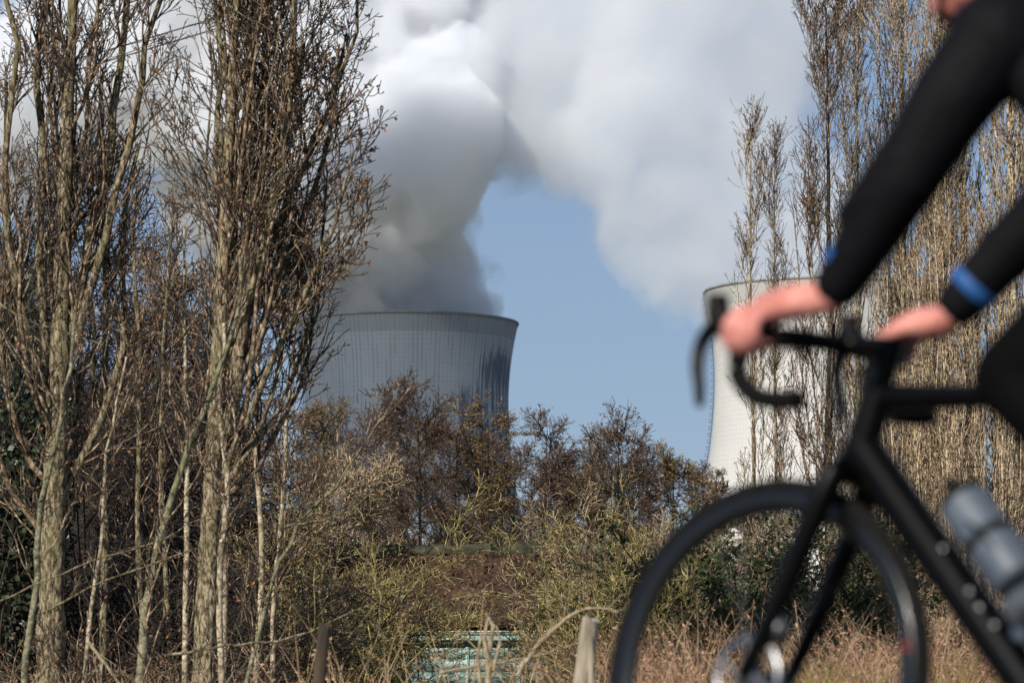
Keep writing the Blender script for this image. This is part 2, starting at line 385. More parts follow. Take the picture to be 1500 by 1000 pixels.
m_bark = bark('furrowed_bark', (.03, .024, .015), (.2, .16, .1), (.44, .37, .25), (.17, .165, .07))
m_bark_pale = bark('pale_bark', (.14, .11, .07), (.34, .28, .2), (.56, .48, .36), (.25, .22, .12), sc=16, vs=.9, bump=.5, mossy=.3)
m_bark_grey = bark('smooth_grey_bark', (.07, .07, .045), (.16, .15, .095), (.29, .27, .19), (.13, .14, .06), sc=14, vs=1.2, bump=.4)
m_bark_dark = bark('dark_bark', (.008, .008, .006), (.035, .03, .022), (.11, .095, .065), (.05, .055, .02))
m_twig_tan = mat('tan_twigs', [(.05, .035, .02), (.33, .25, .16), (.62, .51, .36)], scale=14, rnd=.12, spec=.15, pos=(.36, .66))
m_twig_brown = mat('brown_twigs', [(.02, .014, .01), (.17, .12, .08), (.5, .39, .27)], scale=14, rnd=.15, spec=.15, pos=(.36, .68))
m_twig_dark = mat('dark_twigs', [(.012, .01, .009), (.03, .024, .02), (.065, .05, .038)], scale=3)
m_twig_olive = mat('olive_twigs', [(.03, .024, .01), (.25, .205, .075), (.62, .53, .25)], scale=9, rnd=.15, spec=.15, pos=(.36, .66))
m_leaf_brown = mat('withered_leaves', [(.1, .045, .022), (.2, .1, .05), (.3, .17, .09)], scale=4)
m_leaf_red = mat('russet_catkins', [(.045, .022, .018), (.09, .045, .03), (.15, .08, .045)], scale=4)
m_leaf_ochre = mat('ochre_catkins', [(.12, .075, .025), (.22, .14, .045), (.32, .22, .08)], scale=4)
m_leaf_green = mat('evergreen_leaves', [(.012, .022, .006), (.028, .046, .012), (.08, .1, .025)], scale=5, rough=.55, spec=.25)
m_leaf_gloss = mat('glossy_ivy_leaves', [(.012, .02, .01), (.03, .04, .02), (.06, .07, .03)], scale=5, rough=.42, spec=.4)
m_reed = mat('dry_grass_blades', [(.2, .12, .06), (.38, .26, .15), (.52, .4, .26)], scale=2)
m_reed_red = mat('russet_seed_heads', [(.16, .085, .05), (.32, .19, .12), (.48, .33, .22)], scale=2)
m_grass_green = mat('green_grass_blades', [(.08, .09, .015), (.2, .18, .04), (.35, .29, .08)], scale=2)

def poplar_mesh(seed, H, r0, width, nb, ns, nt_, twig=.006, leaf=0, leafsize=.05, clear=.04, k=14, lean=(0, 0), bud=True, sway=.02, steep=.5, back=False, dark=.4, upt=.2, curl=1.0):
    rng = np.random.default_rng(seed)
    T, Tr = stem_path(H, r0, rng, k=22, sway=sway, lean=lean, rtip=.06)
    # main branches: leave at about 35 degrees then turn up beside the trunk
    t = np.linspace(clear, .96, nb) + rng.uniform(-.01, .01, nb)
    x = np.clip(t, 0, .999) * 21; j = x.astype(int); f = (x - j)[:, None]
    p0 = T[0][j] * (1 - f) + T[0][np.minimum(j + 1, 21)] * f; r_ = Tr[0][j]
    az = rng.uniform(0, 2 * np.pi, nb)
    if back: az = rng.uniform(back[0], back[1], nb)      # few boughs on the side of the road, so the trunk stays bare there
    o = np.stack([np.cos(az), np.sin(az), np.zeros(nb)], 1)
    L = np.minimum((1 - t) * H * .75 + .6, width * rng.uniform(2.2, 4.2, nb)) 
    kk = 9; P = np.empty((nb, kk, 3)); P[:, 0] = p0
    sp = width * rng.uniform(.25, 1.0, nb) * (1 - .55 * t)
    s = np.linspace(0, 1, kk)
    out = (1 - np.exp(-s * 3.2)) / (1 - math.exp(-3.2))
    w_ = np.cumsum(rng.normal(size=(nb, kk, 3)) * .035, 1) * (L[:, None, None] / 3); w_ -= w_[:, :1]
    P = p0[:, None] + o[:, None] * (sp[:, None] * out)[..., None] + np.array([0, 0, 1.]) * (L[:, None] * s)[..., None] + w_
    br = np.clip(r_ * .33, .012, .09)[:, None] * (1 - .75 * s)
    S, Sr = grow(P, br, ns, .12, .95, steep, L * .42, upt, .1 * curl, 6, .55, twig * 1.3, rng, lfall=.45, avar=.4)
    W, Wr = grow(S, Sr, nt_, .1, 1.0, .5, .7, upt * .9, .16 * curl, 5, .6, twig, rng, tip=.5)
    W2, W2r = grow(P, br, ns, .1, 1.0, .5, .8, upt * .9, .14 * curl, 5, .3, twig, rng, tip=.5)
    tr = MB(); ks = 90; si = np.linspace(0, 21, ks); Tp = np.stack([np.interp(si, np.arange(22), T[0][:, c]) for c in range(3)], 1); Rp = np.interp(si, np.arange(22), Tr[0]) * (1 + .05 * rng.normal(size=ks))
    tr.tubes(Tp[None], Rp[None], 18)
    co = (tr.v[0] - np.repeat(Tp, 18, 0)); tr.v[0] = np.repeat(Tp, 18, 0) + co * (1 + .09 * np.tile(rng.normal(size=18), ks) + .04 * rng.normal(size=ks * 18))[:, None]
    h1, h2 = int(len(W) * dark), int(len(W2) * dark); W, Wr, W2, W2r = (lambda i, j: (W[i], Wr[i], W2[j], W2r[j]))(rng.permutation(len(W)), rng.permutation(len(W2)))
    b = MB().tubes(P, br, 5).tubes(S, Sr, 3).tubes(W[:h1], Wr[:h1], 3, 2).tubes(W[h1:], Wr[h1:], 3).tubes(W2[:h2], W2r[:h2], 3, 2).tubes(W2[h2:], W2r[h2:], 3)
    if bud:
        E, Er = grow(W, Wr, 2, .3, 1.0, .7, .16, .2, .2, 3, .8, twig * .8, rng)
        b.tubes(E, Er, 3, 2 if dark > .3 else 0)
        if leaf: b.leaves(endpoints(E, rng, int(leaf * .6), 0.5), leafsize, rng)
    if leaf: b.leaves(endpoints(W, rng, leaf if not bud else int(leaf * .4)), leafsize, rng)
    return tr, b
m_dry = bark('bleached_dead_wood', (.16, .12, .075), (.34, .27, .18), (.5, .41, .28), (.3, .22, .12), sc=30, vs=.5, bump=.8, mossy=.5)
def put_tree(name, loc, tr, cr, mats_tr, mats_cr, label, cat, group=None, extra=None):
    root = empty(name, loc); tag(root, label, cat, group)
    if isinstance(tr, MB): tr = tr.mesh('trunk', mats_tr)
    if isinstance(cr, MB): cr = cr.mesh('crown', mats_cr)
    link('trunk', tr, root); link('crown', cr, root)
    return root
def base(px, D, z=GZ): return Vector((gx(px, D), D, z - .05))

def trees_right():
    G = 'row of bare poplars on the right'
    defs = {}
    def var(key, *a, **k):
        if key not in defs:
            tr, cr = poplar_mesh(*a, **k); defs[key] = (tr.mesh('trunk', m_bark), cr.mesh('crown', [m_twig_tan, m_leaf_brown]))
        return defs[key]
    H = lambda py, D: gz(py, D) - GZ
    rows = [  # px, D, top py, label, seed, width, dense
        (1103, 84, 190, 'slender bare poplar, leftmost and shortest of the right-hand row, in front of the pale tower', 11, .6, 0),
        (1140, 88, 225, 'thin bare sapling poplar with a brushy tip just right of the leftmost poplar', 12, .45, 0),
        (1213, 80, -60, 'bare poplar with a straight dark trunk seen through the handlebar', 13, 1.15, 1),
        (1262, 86, 0, 'bare poplar with open twigs against the blue gap behind the near forearm', 14, .8, 1),
        (1330, 82, -130, 'tall bare poplar whose branches fork above the near forearm', 15, 1.05, 2),
        (1385, 76, -160, 'bare poplar with a thick pale trunk between the wheel and the water bottle', 16, .95, 2),
        (1430, 84, -150, 'dense golden bare poplar behind the far forearm', 17, 1.1, 2),
        (1487, 74, -200, 'pale barked bare poplar at the right edge above the top tube', 18, .95, 2),
        (1540, 82, -170, 'bare poplar just past the right edge behind the leg', 19, 1.0, 2),
    ]
    for px, D, top, lab, sd, wd, dn in rows:
        h = H(top, D)
        nb, ns, nt_ = ((24, 6, 5), (36, 8, 6), (46, 9, 7))[dn]
        tr, cr = poplar_mesh(sd, h, (.07, .13, .17)[dn], wd, nb, ns, nt_, twig=(.0058, .0062, .0066)[dn], leaf=(500, 2600, 4200)[dn], leafsize=.055, bud=dn < 2, clear=.02, steep=.42, dark=.5, upt=.3, curl=1.15)
        mb = m_bark_dark if px == 1213 else (m_bark_pale if px in (1385, 1487) else m_bark)
        put_tree('poplar_tree', base(px, D), tr, cr, mb, [m_twig_brown if px == 1213 else m_twig_tan, m_leaf_brown, m_twig_dark if px < 1300 else m_twig_brown], lab, 'poplar', G)
    # basal shoots: a dense screen of upright suckers under the right-hand row
    for px, D, top, sd in ((1290, 79, 520, 31), (1360, 72, 300, 32), (1450, 70, 200, 33), (1500, 78, 150, 34), (1415, 90, 60, 35), (1340, 92, 100, 36)):
        rng = np.random.default_rng(sd); h = H(top, D); n = 34
        bs = np.stack([rng.normal(size=n) * .42, rng.normal(size=n) * .4, np.zeros(n)], 1)
        k = 9; s = np.linspace(0, 1, k); hh = h * rng.uniform(.35, 1, n)
        wv = np.cumsum(rng.normal(size=(n, k, 2)) * .055, 1)
        P = bs[:, None] + np.stack([wv[..., 0] + bs[:, :1] * s * .5, wv[..., 1] + bs[:, 1:2] * s * .5, hh[:, None] * s], -1)
        rr = np.full(n, .022)[:, None] * (1 - .7 * s) * rng.uniform(.6, 1.5, n)[:, None]
        S, Sr = grow(P, rr, 14, .1, .98, .3, 1.5, .16, .08, 5, .5, .008, rng)
        W, Wr = grow(S, Sr, 4, .2, 1, .45, .5, .12, .12, 3, .6, .006, rng)
        b = MB().tubes(P, rr, 4).tubes(S[::2], Sr[::2], 3).tubes(S[1::2], Sr[1::2], 3, 2).tubes(W[::2], Wr[::2], 3, 2).tubes(W[1::2], Wr[1::2], 3).leaves(endpoints(W, rng, 1500), .05, rng)
        lab = {1290: 'low clump of upright poplar suckers left of the head tube', 1360: 'tan poplar suckers crowding behind the fork and front wheel', 1450: 'dense tan poplar suckers between the far forearm and the top tube',
               1500: 'dense upright poplar suckers at the right edge beside the thigh', 1415: 'tall brushy sucker clump above the far cuff', 1340: 'tall brushy sucker clump behind the near elbow'}[px]
        o = b.build('sucker_clump', [m_twig_tan if px in (1360, 1450, 1340) else m_twig_brown, m_leaf_brown, m_twig_dark if px in (1290, 1340, 1500) else m_twig_brown]); o.location = base(px, D); tag(o, lab, 'poplar suckers', 'clumps of poplar suckers')

def trees_left():
    H = lambda py, D: gz(py, D) - GZ
    G = 'old bare poplars on the left'
    # the two big poplars: trunk, limbs, crown
    def big(px, D, r0, lean, seed, label, limbs, width, leaf, nb, top=-420, azr=(-.75, np.pi + .75)):
        rng = np.random.default_rng(seed)
        tr, cr = poplar_mesh(seed, H(top, D), r0, width, nb, 9, 7, twig=.0052, leaf=leaf, leafsize=.035, clear=.2, lean=lean, sway=.012, bud=True, back=azr, dark=.6, upt=.16, curl=1.6)
        # heavy limbs that the photograph shows: pixel paths at the tree's own distance
        o = base(px, D); LP = []; LR = []
        for pts, ra, rb, dy in limbs:
            q = np.array([at(a, b_, D) for a, b_ in pts]) - np.array(o); q[:, 1] += np.linspace(0, dy, len(q))
            s = np.linspace(0, 1, 10); x = s * (len(q) - 1); pi = np.stack([np.interp(x, np.arange(len(q)), q[:, c]) for c in range(3)], 1)
            pi += rng.normal(size=pi.shape) * .02
            LP.append(pi); LR.append(ra + (rb - ra) * s)
        LP = np.array(LP); LR = np.array(LR)
        A, Ar = grow(LP, LR, 10, .1, .97, .5, 1.3, .2, .17, 9, .4, .007, rng)
        B, Br = grow(A, Ar, 7, .1, 1, .6, .6, .15, .2, 6, .6, .005, rng)
        C_, Cr = grow(B, Br, 3, .2, 1, .7, .22, .15, .2, 3, .8, .0045, rng)
        cr.tubes(LP, LR, 8, 3).tubes(A, Ar, 4).tubes(B[::2], Br[::2], 3).tubes(B[1::2], Br[1::2], 3, 2).tubes(C_[::2], Cr[::2], 3, 2).tubes(C_[1::2], Cr[1::2], 3).leaves(endpoints(C_, rng, leaf, .5), .04, rng)
        return put_tree('poplar_tree', o, tr, cr, m_bark, [m_twig_brown, m_leaf_brown, m_twig_dark, m_bark], label, 'poplar', G)
    big(70, 40, .17, (.02, 0), 41, 'old poplar with the thickest mossy trunk at the left edge', [
        ([(85, 560), (125, 380), (150, 250), (168, 110), (185, -60)], .06, .035, .4),
        ([(110, 500), (165, 330), (200, 180), (215, 90), (255, -40)], .05, .025, -.4),
        ([(80, 640), (55, 420), (60, 250), (50, 60), (70, -40)], .05, .03, .3),
        ([(75, 600), (20, 400), (10, 220), (30, 90), (5, -60)], .045, .025, -.3),
        ([(75, 760), (150, 620), (180, 480), (170, 330), (195, 200)], .045, .02, .6)], 1.0, 1500, 26)
    big(295, 38, .13, (.035, 0), 42, 'leaning old poplar with rough bark and a wide twiggy crown, second from the left', [
        ([(330, 640), (355, 480), (362, 300), (365, 150), (372, -60)], .085, .055, .3),
        ([(345, 520), (385, 380), (412, 250), (430, 120), (440, -50)], .055, .03, -.5),
        ([(350, 560), (405, 420), (440, 320), (480, 200), (500, 60)], .045, .018, .5),
        ([(340, 660), (400, 540), (450, 430), (490, 340), (520, 230)], .04, .014, -.4),
        ([(345, 430), (330, 300), (318, 180), (322, 60), (318, -60)], .03, .018, .4),
        ([(400, 350), (450, 230), (490, 130), (520, 50), (530, -40)], .035, .014, .2),
        ([(335, 700), (390, 620), (430, 540), (455, 460), (480, 380)], .03, .012, .7)], 1.4, 4200, 46, azr=(-.9, 1.9))
    # slim straight stems among the big poplars
    def pole(name, D, pts, ra, rb, mt, label, cat, seed, twigs=1.0, rough_=0.012, L=1.0, ang=.55, tw=m_twig_brown):
        rng = np.random.default_rng(seed); o = Vector((gx(pts[0][0], D), D, GZ))
        q = np.array([at(a, b_, D) for a, b_ in pts]) - np.array(o)
        x0 = q[0].copy(); x0[2] = -.05; q = np.vstack([x0, q]) if q[0][2] > .3 else q
        s = np.linspace(0, 1, 18); x = s * (len(q) - 1); pi = np.stack([np.interp(x, np.arange(len(q)), q[:, c]) for c in range(3)], 1)
        pi += rng.normal(size=pi.shape) * rough_ * np.minimum(s * 4, 1)[:, None]
        T = pi[None]; Tr = (ra + (rb - ra) * s)[None]
        A, Ar = grow(T, Tr, int(20 * twigs), .12, 1, ang, L, .14, .17, 8, .3, .006, rng)
        B, Br = grow(A, Ar, 6, .1, 1, .6, .5 * L, .08, .15, 5, .6, .004, rng)
        C_, Cr = grow(B, Br, 3, .2, 1, .7, .18, .1, .2, 3, .8, .0033, rng)
        b = MB().tubes(A, Ar, 4).tubes(B[::2], Br[::2], 3).tubes(B[1::2], Br[1::2], 3, 2).tubes(C_, Cr, 3, 2).leaves(endpoints(C_, rng, int(260 * twigs), .5), .035, rng)
        return put_tree(name, o, MB().tubes(T, Tr, 10), b, mt, [tw, m_leaf_brown, m_twig_dark], label, cat, 'young trees among the poplars')
    pole('young_tree', 34, [(30, 1060), (52, 850), (62, 730), (95, 590), (110, 470)], .042, .016, m_bark_grey, 'smooth grey sapling trunk in front of the thickest poplar', 'young tree', 51, .8)
    pole('young_tree', 33, [(198, 1060), (212, 900), (236, 790), (262, 690), (300, 600), (345, 480), (352, 380)], .05, .014, m_bark_grey, 'curving grey-green sapling leaning right between the two old poplars', 'young tree', 52, .9)
    pole('birch_tree', 42, [(330, 620), (328, 420), (318, 240), (322, 100), (312, -80)], .045, .028, m_bark_pale, 'thin pale bark stem standing up against the sky beside the second poplar', 'birch', 53, .5, L=.7)
    pole('birch_tree', 41, [(272, 900), (276, 700), (273, 560), (272, 480), (268, 330)], .04, .012, m_bark_pale, 'broken pale stem caught by the sun left of the second poplar', 'birch', 54, .7)
    pole('young_tree', 41, [(150, 1040), (158, 700), (152, 400), (150, 260), (148, 130)], .05, .025, m_bark, 'straight brown stem just right of the thickest poplar', 'young tree', 55, 1.3)
    pole('young_tree', 43, [(215, 1040), (200, 760), (205, 520), (195, 380), (200, 250)], .045, .015, m_bark, 'thin brown stem rising between the curving sapling and the straight stem', 'young tree', 56, 1.5)
    pole('young_tree', 39, [(372, 1040), (385, 800), (372, 620), (388, 450), (400, 330)], .042, .014, m_bark_pale, 'lit tan stem just right of the second poplar', 'young tree', 57, 1.3)
    pole('young_tree', 42, [(400, 900), (415, 720), (425, 560), (440, 420), (465, 300)], .035, .01, m_bark_pale, 'pale slender stem nearest the left cooling tower', 'young tree', 58, 1.4)
    pole('young_tree', 37, [(325, 1060), (318, 860), (335, 720), (322, 600), (330, 470)], .04, .02, m_bark_pale, 'pale stem hugging the second poplar on its right', 'young tree', 59, 1.0)
    pole('young_tree', 36, [(350, 1040), (395, 860), (440, 760), (500, 700), (560, 610)], .03, .008, m_bark_grey, 'slanting thin tree that leans right towards the left cooling tower', 'young tree', 60, 1.2)
    pole('young_tree', 44, [(20, 1040), (30, 700), (18, 500), (12, 300), (8, 120)], .05, .02, m_bark_dark, 'dark stem at the very left edge', 'young tree', 61, 1.5)
    pole('young_tree', 45, [(250, 1000), (235, 700), (240, 500), (248, 380), (255, 270)], .04, .012, m_bark, 'twiggy brown stem left of the broken pale stem', 'young tree', 62, 1.8)
    pole('young_tree', 35, [(118, 1060), (132, 900), (150, 760), (160, 640), (185, 520)], .028, .01, m_bark_pale, 'thin sunlit sapling in the foreground between the thickest poplar and the curving sapling', 'young tree', 63, .9)
    # thorn trees behind, bark and most twigs darkened in place of the thicket's shade
    def thorn(px, D, top, wid, seed, label, m1, leafm, leaf, name='hawthorn_tree', cat='thorn tree', grp='dark thorn trees behind the left poplars', n1=26, n2=12, n3=9):
        rng = np.random.default_rng(seed); h = H(top, D)
        T, Tr = stem_path(h * .75, h * .012 + .03, rng, k=10, sway=.1)
        A, Ar = grow(T, Tr, n1, .12, 1, 1.0, wid * 1.1, .1, .16, 8, .55, .012, rng)
        B, Br = grow(A, Ar, n2, .15, 1, .8, wid * .5, .06, .2, 6, .55, .008, rng)
        C_, Cr = grow(B, Br, n3, .1, 1, .8, wid * .22, .05, .25, 4, .6, .006, rng)
        b = MB().tubes(A, Ar, 5).tubes(B, Br, 3).tubes(C_, Cr, 3)
        if leaf: b.leaves(endpoints(C_, rng, leaf), .06, rng)
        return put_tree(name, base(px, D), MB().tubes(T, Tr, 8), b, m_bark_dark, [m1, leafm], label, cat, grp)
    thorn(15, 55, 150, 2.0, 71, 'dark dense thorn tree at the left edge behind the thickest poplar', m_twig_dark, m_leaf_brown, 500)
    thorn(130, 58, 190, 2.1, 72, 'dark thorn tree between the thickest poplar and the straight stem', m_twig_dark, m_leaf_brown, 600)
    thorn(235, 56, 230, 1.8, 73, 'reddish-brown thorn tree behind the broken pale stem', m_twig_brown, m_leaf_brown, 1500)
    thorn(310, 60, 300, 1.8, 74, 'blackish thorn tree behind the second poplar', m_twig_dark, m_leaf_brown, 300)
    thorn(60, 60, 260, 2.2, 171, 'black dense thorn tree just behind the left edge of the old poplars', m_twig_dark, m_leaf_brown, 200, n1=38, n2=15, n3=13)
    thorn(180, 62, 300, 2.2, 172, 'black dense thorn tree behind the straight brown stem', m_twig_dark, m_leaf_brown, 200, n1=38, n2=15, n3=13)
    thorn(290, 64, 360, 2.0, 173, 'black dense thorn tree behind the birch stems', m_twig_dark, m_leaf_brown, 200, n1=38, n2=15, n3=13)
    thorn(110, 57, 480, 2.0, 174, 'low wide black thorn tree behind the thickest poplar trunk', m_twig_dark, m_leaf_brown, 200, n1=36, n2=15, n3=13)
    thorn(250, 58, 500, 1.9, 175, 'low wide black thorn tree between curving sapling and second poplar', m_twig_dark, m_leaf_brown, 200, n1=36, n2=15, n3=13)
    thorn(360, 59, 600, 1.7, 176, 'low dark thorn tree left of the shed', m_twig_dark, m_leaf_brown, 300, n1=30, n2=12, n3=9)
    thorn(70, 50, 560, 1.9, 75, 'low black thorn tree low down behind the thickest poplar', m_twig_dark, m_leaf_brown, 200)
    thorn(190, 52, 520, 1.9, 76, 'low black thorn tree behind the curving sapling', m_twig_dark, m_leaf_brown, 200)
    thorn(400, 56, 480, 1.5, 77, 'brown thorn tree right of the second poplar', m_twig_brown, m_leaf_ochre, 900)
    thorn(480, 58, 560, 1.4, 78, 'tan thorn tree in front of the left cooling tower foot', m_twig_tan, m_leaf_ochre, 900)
    # ivy bush at the left edge with glossy leaves
    rng = np.random.default_rng(80); D = 44
    n = 12000; c = at(10, 760, D); P = rng.normal(size=(n, 3)) * [.42, .35, 1.1] + [c.x, D, c.z + .3]
    P = P[(P[:, 2] > 0) & (P[:, 0] < c.x + .75)]
    S = MB().leaves(P, .07, rng, aspect=.9, mi=0)
    st = rng.normal(size=(60, 3)) * [.35, .3, 0] + [c.x, D, GZ]; T = np.stack([st, st + rng.normal(size=(60, 3)) * .3 + [0, 0, 1.6], st + rng.normal(size=(60, 3)) * .4 + [0, 0, 3.3]], 1)
    S.tubes(T, np.full((60, 3), .012), 3, 1)
    tag(S.build('ivy_bush', [m_leaf_gloss, m_twig_dark]), 'dark ivy bush with glossy glinting leaves at the left edge', 'ivy')

def alder_mesh(seed, h, wid, m_mix):
    rng = np.random.default_rng(seed)
    T, Tr = stem_path(h, .12, rng, k=14, sway=.05, rtip=.08)
    A, Ar = grow(T, Tr, 52, .15, .98, .95, wid * 1.05, .06, .14, 8, .45, .012, rng, lfall=.5)
    B, Br = grow(A, Ar, 10, .15, 1, .7, wid * .42, .05, .18, 6, .55, .008, rng)
    C_, Cr = grow(B, Br, 8, .1, 1, .8, wid * .2, .05, .25, 4, .6, .006, rng)
    b = MB().tubes(A, Ar, 4, 2).tubes(B, Br, 3, 2).tubes(C_[::2], Cr[::2], 3, 2).tubes(C_[1::2], Cr[1::2], 3)
    q = endpoints(C_, rng, 10000, .1); b.leaves(q, .06, rng, aspect=.5)
    return MB().tubes(T, Tr, 8), b
def trees_middle():
    H = lambda py, D: gz(py, D) - GZ
    rows = [(545, 108, 612, 1.9, 0, 'brown alder at the foot of the left cooling tower, nearest the leaning poplar'), (615, 104, 596, 2.3, 0, 'dark russet alder in front of the middle of the left cooling tower'),
            (668, 112, 640, 1.7, 0, 'small russet alder between two taller ones under the left cooling tower'), (722, 106, 614, 1.9, 1, 'ochre alder covering the right foot of the left cooling tower'),
            (787, 104, 626, 1.9, 0, 'pointed alder just right of the left cooling tower against clear sky'), (840, 112, 672, 1.6, 1, 'low ochre alder in the dip of the tree line'),
            (905, 104, 642, 2.1, 0, 'dark reddish alder in the middle of the blue gap'), (952, 110, 668, 1.6, 0, 'thin russet alder right of the dark reddish alder'),
            (990, 106, 668, 1.5, 1, 'golden alder at the right end of the tree line beside the pale tower'), (1050, 112, 705, 1.5, 1, 'low alder at the foot of the pale tower above the front wheel'),
            (470, 112, 600, 1.9, 1, 'ochre alder mostly hidden behind the leaning poplar'), (1130, 115, 725, 1.8, 0, 'low brown alder behind the top of the front wheel')]
    rows += [(580, 118, 640, 2.2, 0, 'brown alder in the back row left of the dark russet one'), (645, 120, 650, 2.3, 1, 'ochre alder in the back row under the middle of the left tower'), (700, 118, 655, 2.2, 0, 'brown alder in the back row under the right part of the left tower'),
             (760, 120, 672, 2.2, 0, 'brown alder in the back row right of the left tower foot'), (820, 118, 694, 2.0, 0, 'low back-row alder behind the dip of the tree line'), (870, 120, 684, 2.1, 1, 'ochre back-row alder left of the dark reddish one'), (930, 118, 690, 2.0, 0, 'brown back-row alder behind the thin russet one'),
             (1020, 120, 700, 1.9, 0, 'brown back-row alder just left of the pale tower foot'), (500, 118, 640, 2.2, 0, 'brown back-row alder behind the olive shrub at left')]
    M = [(m_twig_brown, m_leaf_red), (m_twig_brown, m_leaf_ochre)]
    for i, (px, D, top, wd, c, lab) in enumerate(rows):
        tr, cr = alder_mesh(100 + i, H(top, D), wd, c)
        put_tree('alder_tree', base(px, D), tr, cr, m_bark_dark, list(M[c]) + [m_twig_dark], lab, 'alder', 'alders in the tree line')

def shrub_mesh(seed, h, wid, n, twig, leaf, leafsize, n2=10, n3=6, aspect=.5, arch=.035, spread=.27, sr=.014):
    rng = np.random.default_rng(seed)
    bs = np.stack([rng.normal(size=n) * wid * .3, rng.normal(size=n) * wid * .25, np.zeros(n)], 1)
    d = rng.normal(size=(n, 3)) * [spread, spread, 0] + [0, 0, 1]; d /= np.linalg.norm(d, axis=1, keepdims=True)
    k = 9; L = h * rng.uniform(.55, 1.15, n); P = np.empty((n, k, 3)); P[:, 0] = bs
    for q in range(1, k):
        P[:, q] = P[:, q - 1] + d * (L / (k - 1))[:, None]; d = d + rng.normal(size=d.shape) * .12 - [0, 0, arch * q]; d /= np.linalg.norm(d, axis=1, keepdims=True)
    s = np.linspace(0, 1, k); rr = sr * rng.uniform(.6, 1.6, n)[:, None] * (1 - .7 * s)
    A, Ar = grow(P, rr, n2, .15, 1, .7, h * .23, .08, .22, 8, .5, twig * 1.1, rng)
    B, Br = grow(A, Ar, int(n3 * 1.5), .1, 1, .85, h * .13, .05, .32, 5, .6, twig * .75, rng)
    b = MB().tubes(P, rr, 5).tubes(A[::2], Ar[::2], 3).tubes(A[1::2], Ar[1::2], 3, 2).tubes(B[::2], Br[::2], 3, 2).tubes(B[1::2], Br[1::2], 3)
    if leaf: b.leaves(endpoints(B, rng, leaf, .1), leafsize, rng, aspect=aspect)
    return b
def shrubs():
    H = lambda py, D: gz(py, D) - GZ
    G = 'olive shrubs round the shed'
    rows = [  # px, D, top, width, stems, twig mat, leaf mat, leaves, label
        (455, 54, 700, 1.2, 32, m_twig_olive, m_leaf_ochre, 900, 'olive shrub left of the shed roof ridge'),
        (505, 52, 690, .7, 18, m_twig_olive, m_leaf_ochre, 900, 'tangled yellowish shrub before the left half of the shed roof'),
        (390, 50, 800, .9, 20, m_twig_brown, m_leaf_brown, 700, 'brown shrub in front of the left end of the shed'),
        (480, 46, 820, .7, 12, m_twig_olive, m_leaf_brown, 500, 'tall arching briar before the teal wall'),
        (850, 60, 700, 1.1, 34, m_twig_olive, m_leaf_ochre, 1000, 'yellow-green shrub at the right end of the shed ridge'),
        (905, 54, 720, 1.1, 34, m_twig_olive, m_leaf_ochre, 1000, 'yellow-green shrub between the shed and the front wheel'),
        (940, 56, 710, 1.4, 36, m_twig_tan, m_leaf_ochre, 700, 'tan branched shrub against the front tyre'),
        (895, 47, 800, .9, 26, m_twig_olive, m_leaf_green, 900, 'greenish shrub behind the cracked fence post'),
        (1010, 57, 740, 1.5, 36, m_twig_tan, m_leaf_ochre, 700, 'tan shrub inside the upper left of the wheel'),
        (1310, 56, 800, 1.6, 44, m_twig_tan, m_leaf_brown, 700, 'tan shrub between the fork and the right side of the tyre'),
        (1400, 60, 860, 1.4, 40, m_twig_tan, m_leaf_brown, 500, 'tan shrub below the water bottle'),
        (745, 63, 770, .8, 20, m_twig_olive, m_leaf_ochre, 500, 'small olive shrub rising over the shed ridge'),
        (330, 53, 850, 1.2, 30, m_twig_dark, m_leaf_brown, 300, 'dark shrub between the second poplar and the shed'),
    ]
    for i, (px, D, top, wd, n, m1, m2, lf, lab) in enumerate(rows):
        o = shrub_mesh(200 + i, H(top, D) * .95, wd, n, .0065, int(lf * .4), .05, n2=12 if n > 14 else 6, n3=7 if n > 14 else 4).build('shrub', [m1, m2, (m_twig_dark, m_twig_olive)[i % 2] if m1 != m_twig_tan else m_twig_brown]); o.location = base(px, D); tag(o, lab, 'shrub', G)
    # dark evergreen bushes behind the wheel
    for i, (px, D, top, wd, lab) in enumerate(((1085, 51, 700, 1.5, 'dark evergreen bush inside the left half of the wheel'), (1165, 50, 740, 1.5, 'dark evergreen bush behind the fork'), (1235, 53, 770, 1.4, 'dark evergreen bush right of the fork'),
                                               (1125, 47, 840, 1.3, 'low evergreen bush beneath the two dark ones in the wheel'), (985, 50, 830, 1.0, 'small evergreen bush beside the left of the tyre'))):
        o = shrub_mesh(240 + i, H(top, D) * .92, wd, 40, .006, 11000, .075, n2=12, n3=6, aspect=.7).build('evergreen_bush', [m_bark_dark, m_leaf_green, m_twig_brown]); o.location = base(px, D); tag(o, lab, 'evergreen bush', 'evergreen bushes behind the wheel')
    # leafless bush of horizontal twigs at the foot of the left poplars
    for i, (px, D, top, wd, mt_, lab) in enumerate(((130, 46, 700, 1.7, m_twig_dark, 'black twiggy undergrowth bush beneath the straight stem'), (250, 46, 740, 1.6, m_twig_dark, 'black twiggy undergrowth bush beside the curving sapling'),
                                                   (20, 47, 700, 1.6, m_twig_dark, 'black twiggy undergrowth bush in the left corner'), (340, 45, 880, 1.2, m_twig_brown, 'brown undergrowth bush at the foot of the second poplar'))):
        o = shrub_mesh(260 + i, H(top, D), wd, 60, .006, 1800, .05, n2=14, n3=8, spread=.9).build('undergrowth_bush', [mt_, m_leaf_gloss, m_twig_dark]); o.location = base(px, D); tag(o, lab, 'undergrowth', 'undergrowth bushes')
    # long bare branches crossing the foot of the left trees
    D = 31; rng = np.random.default_rng(300)
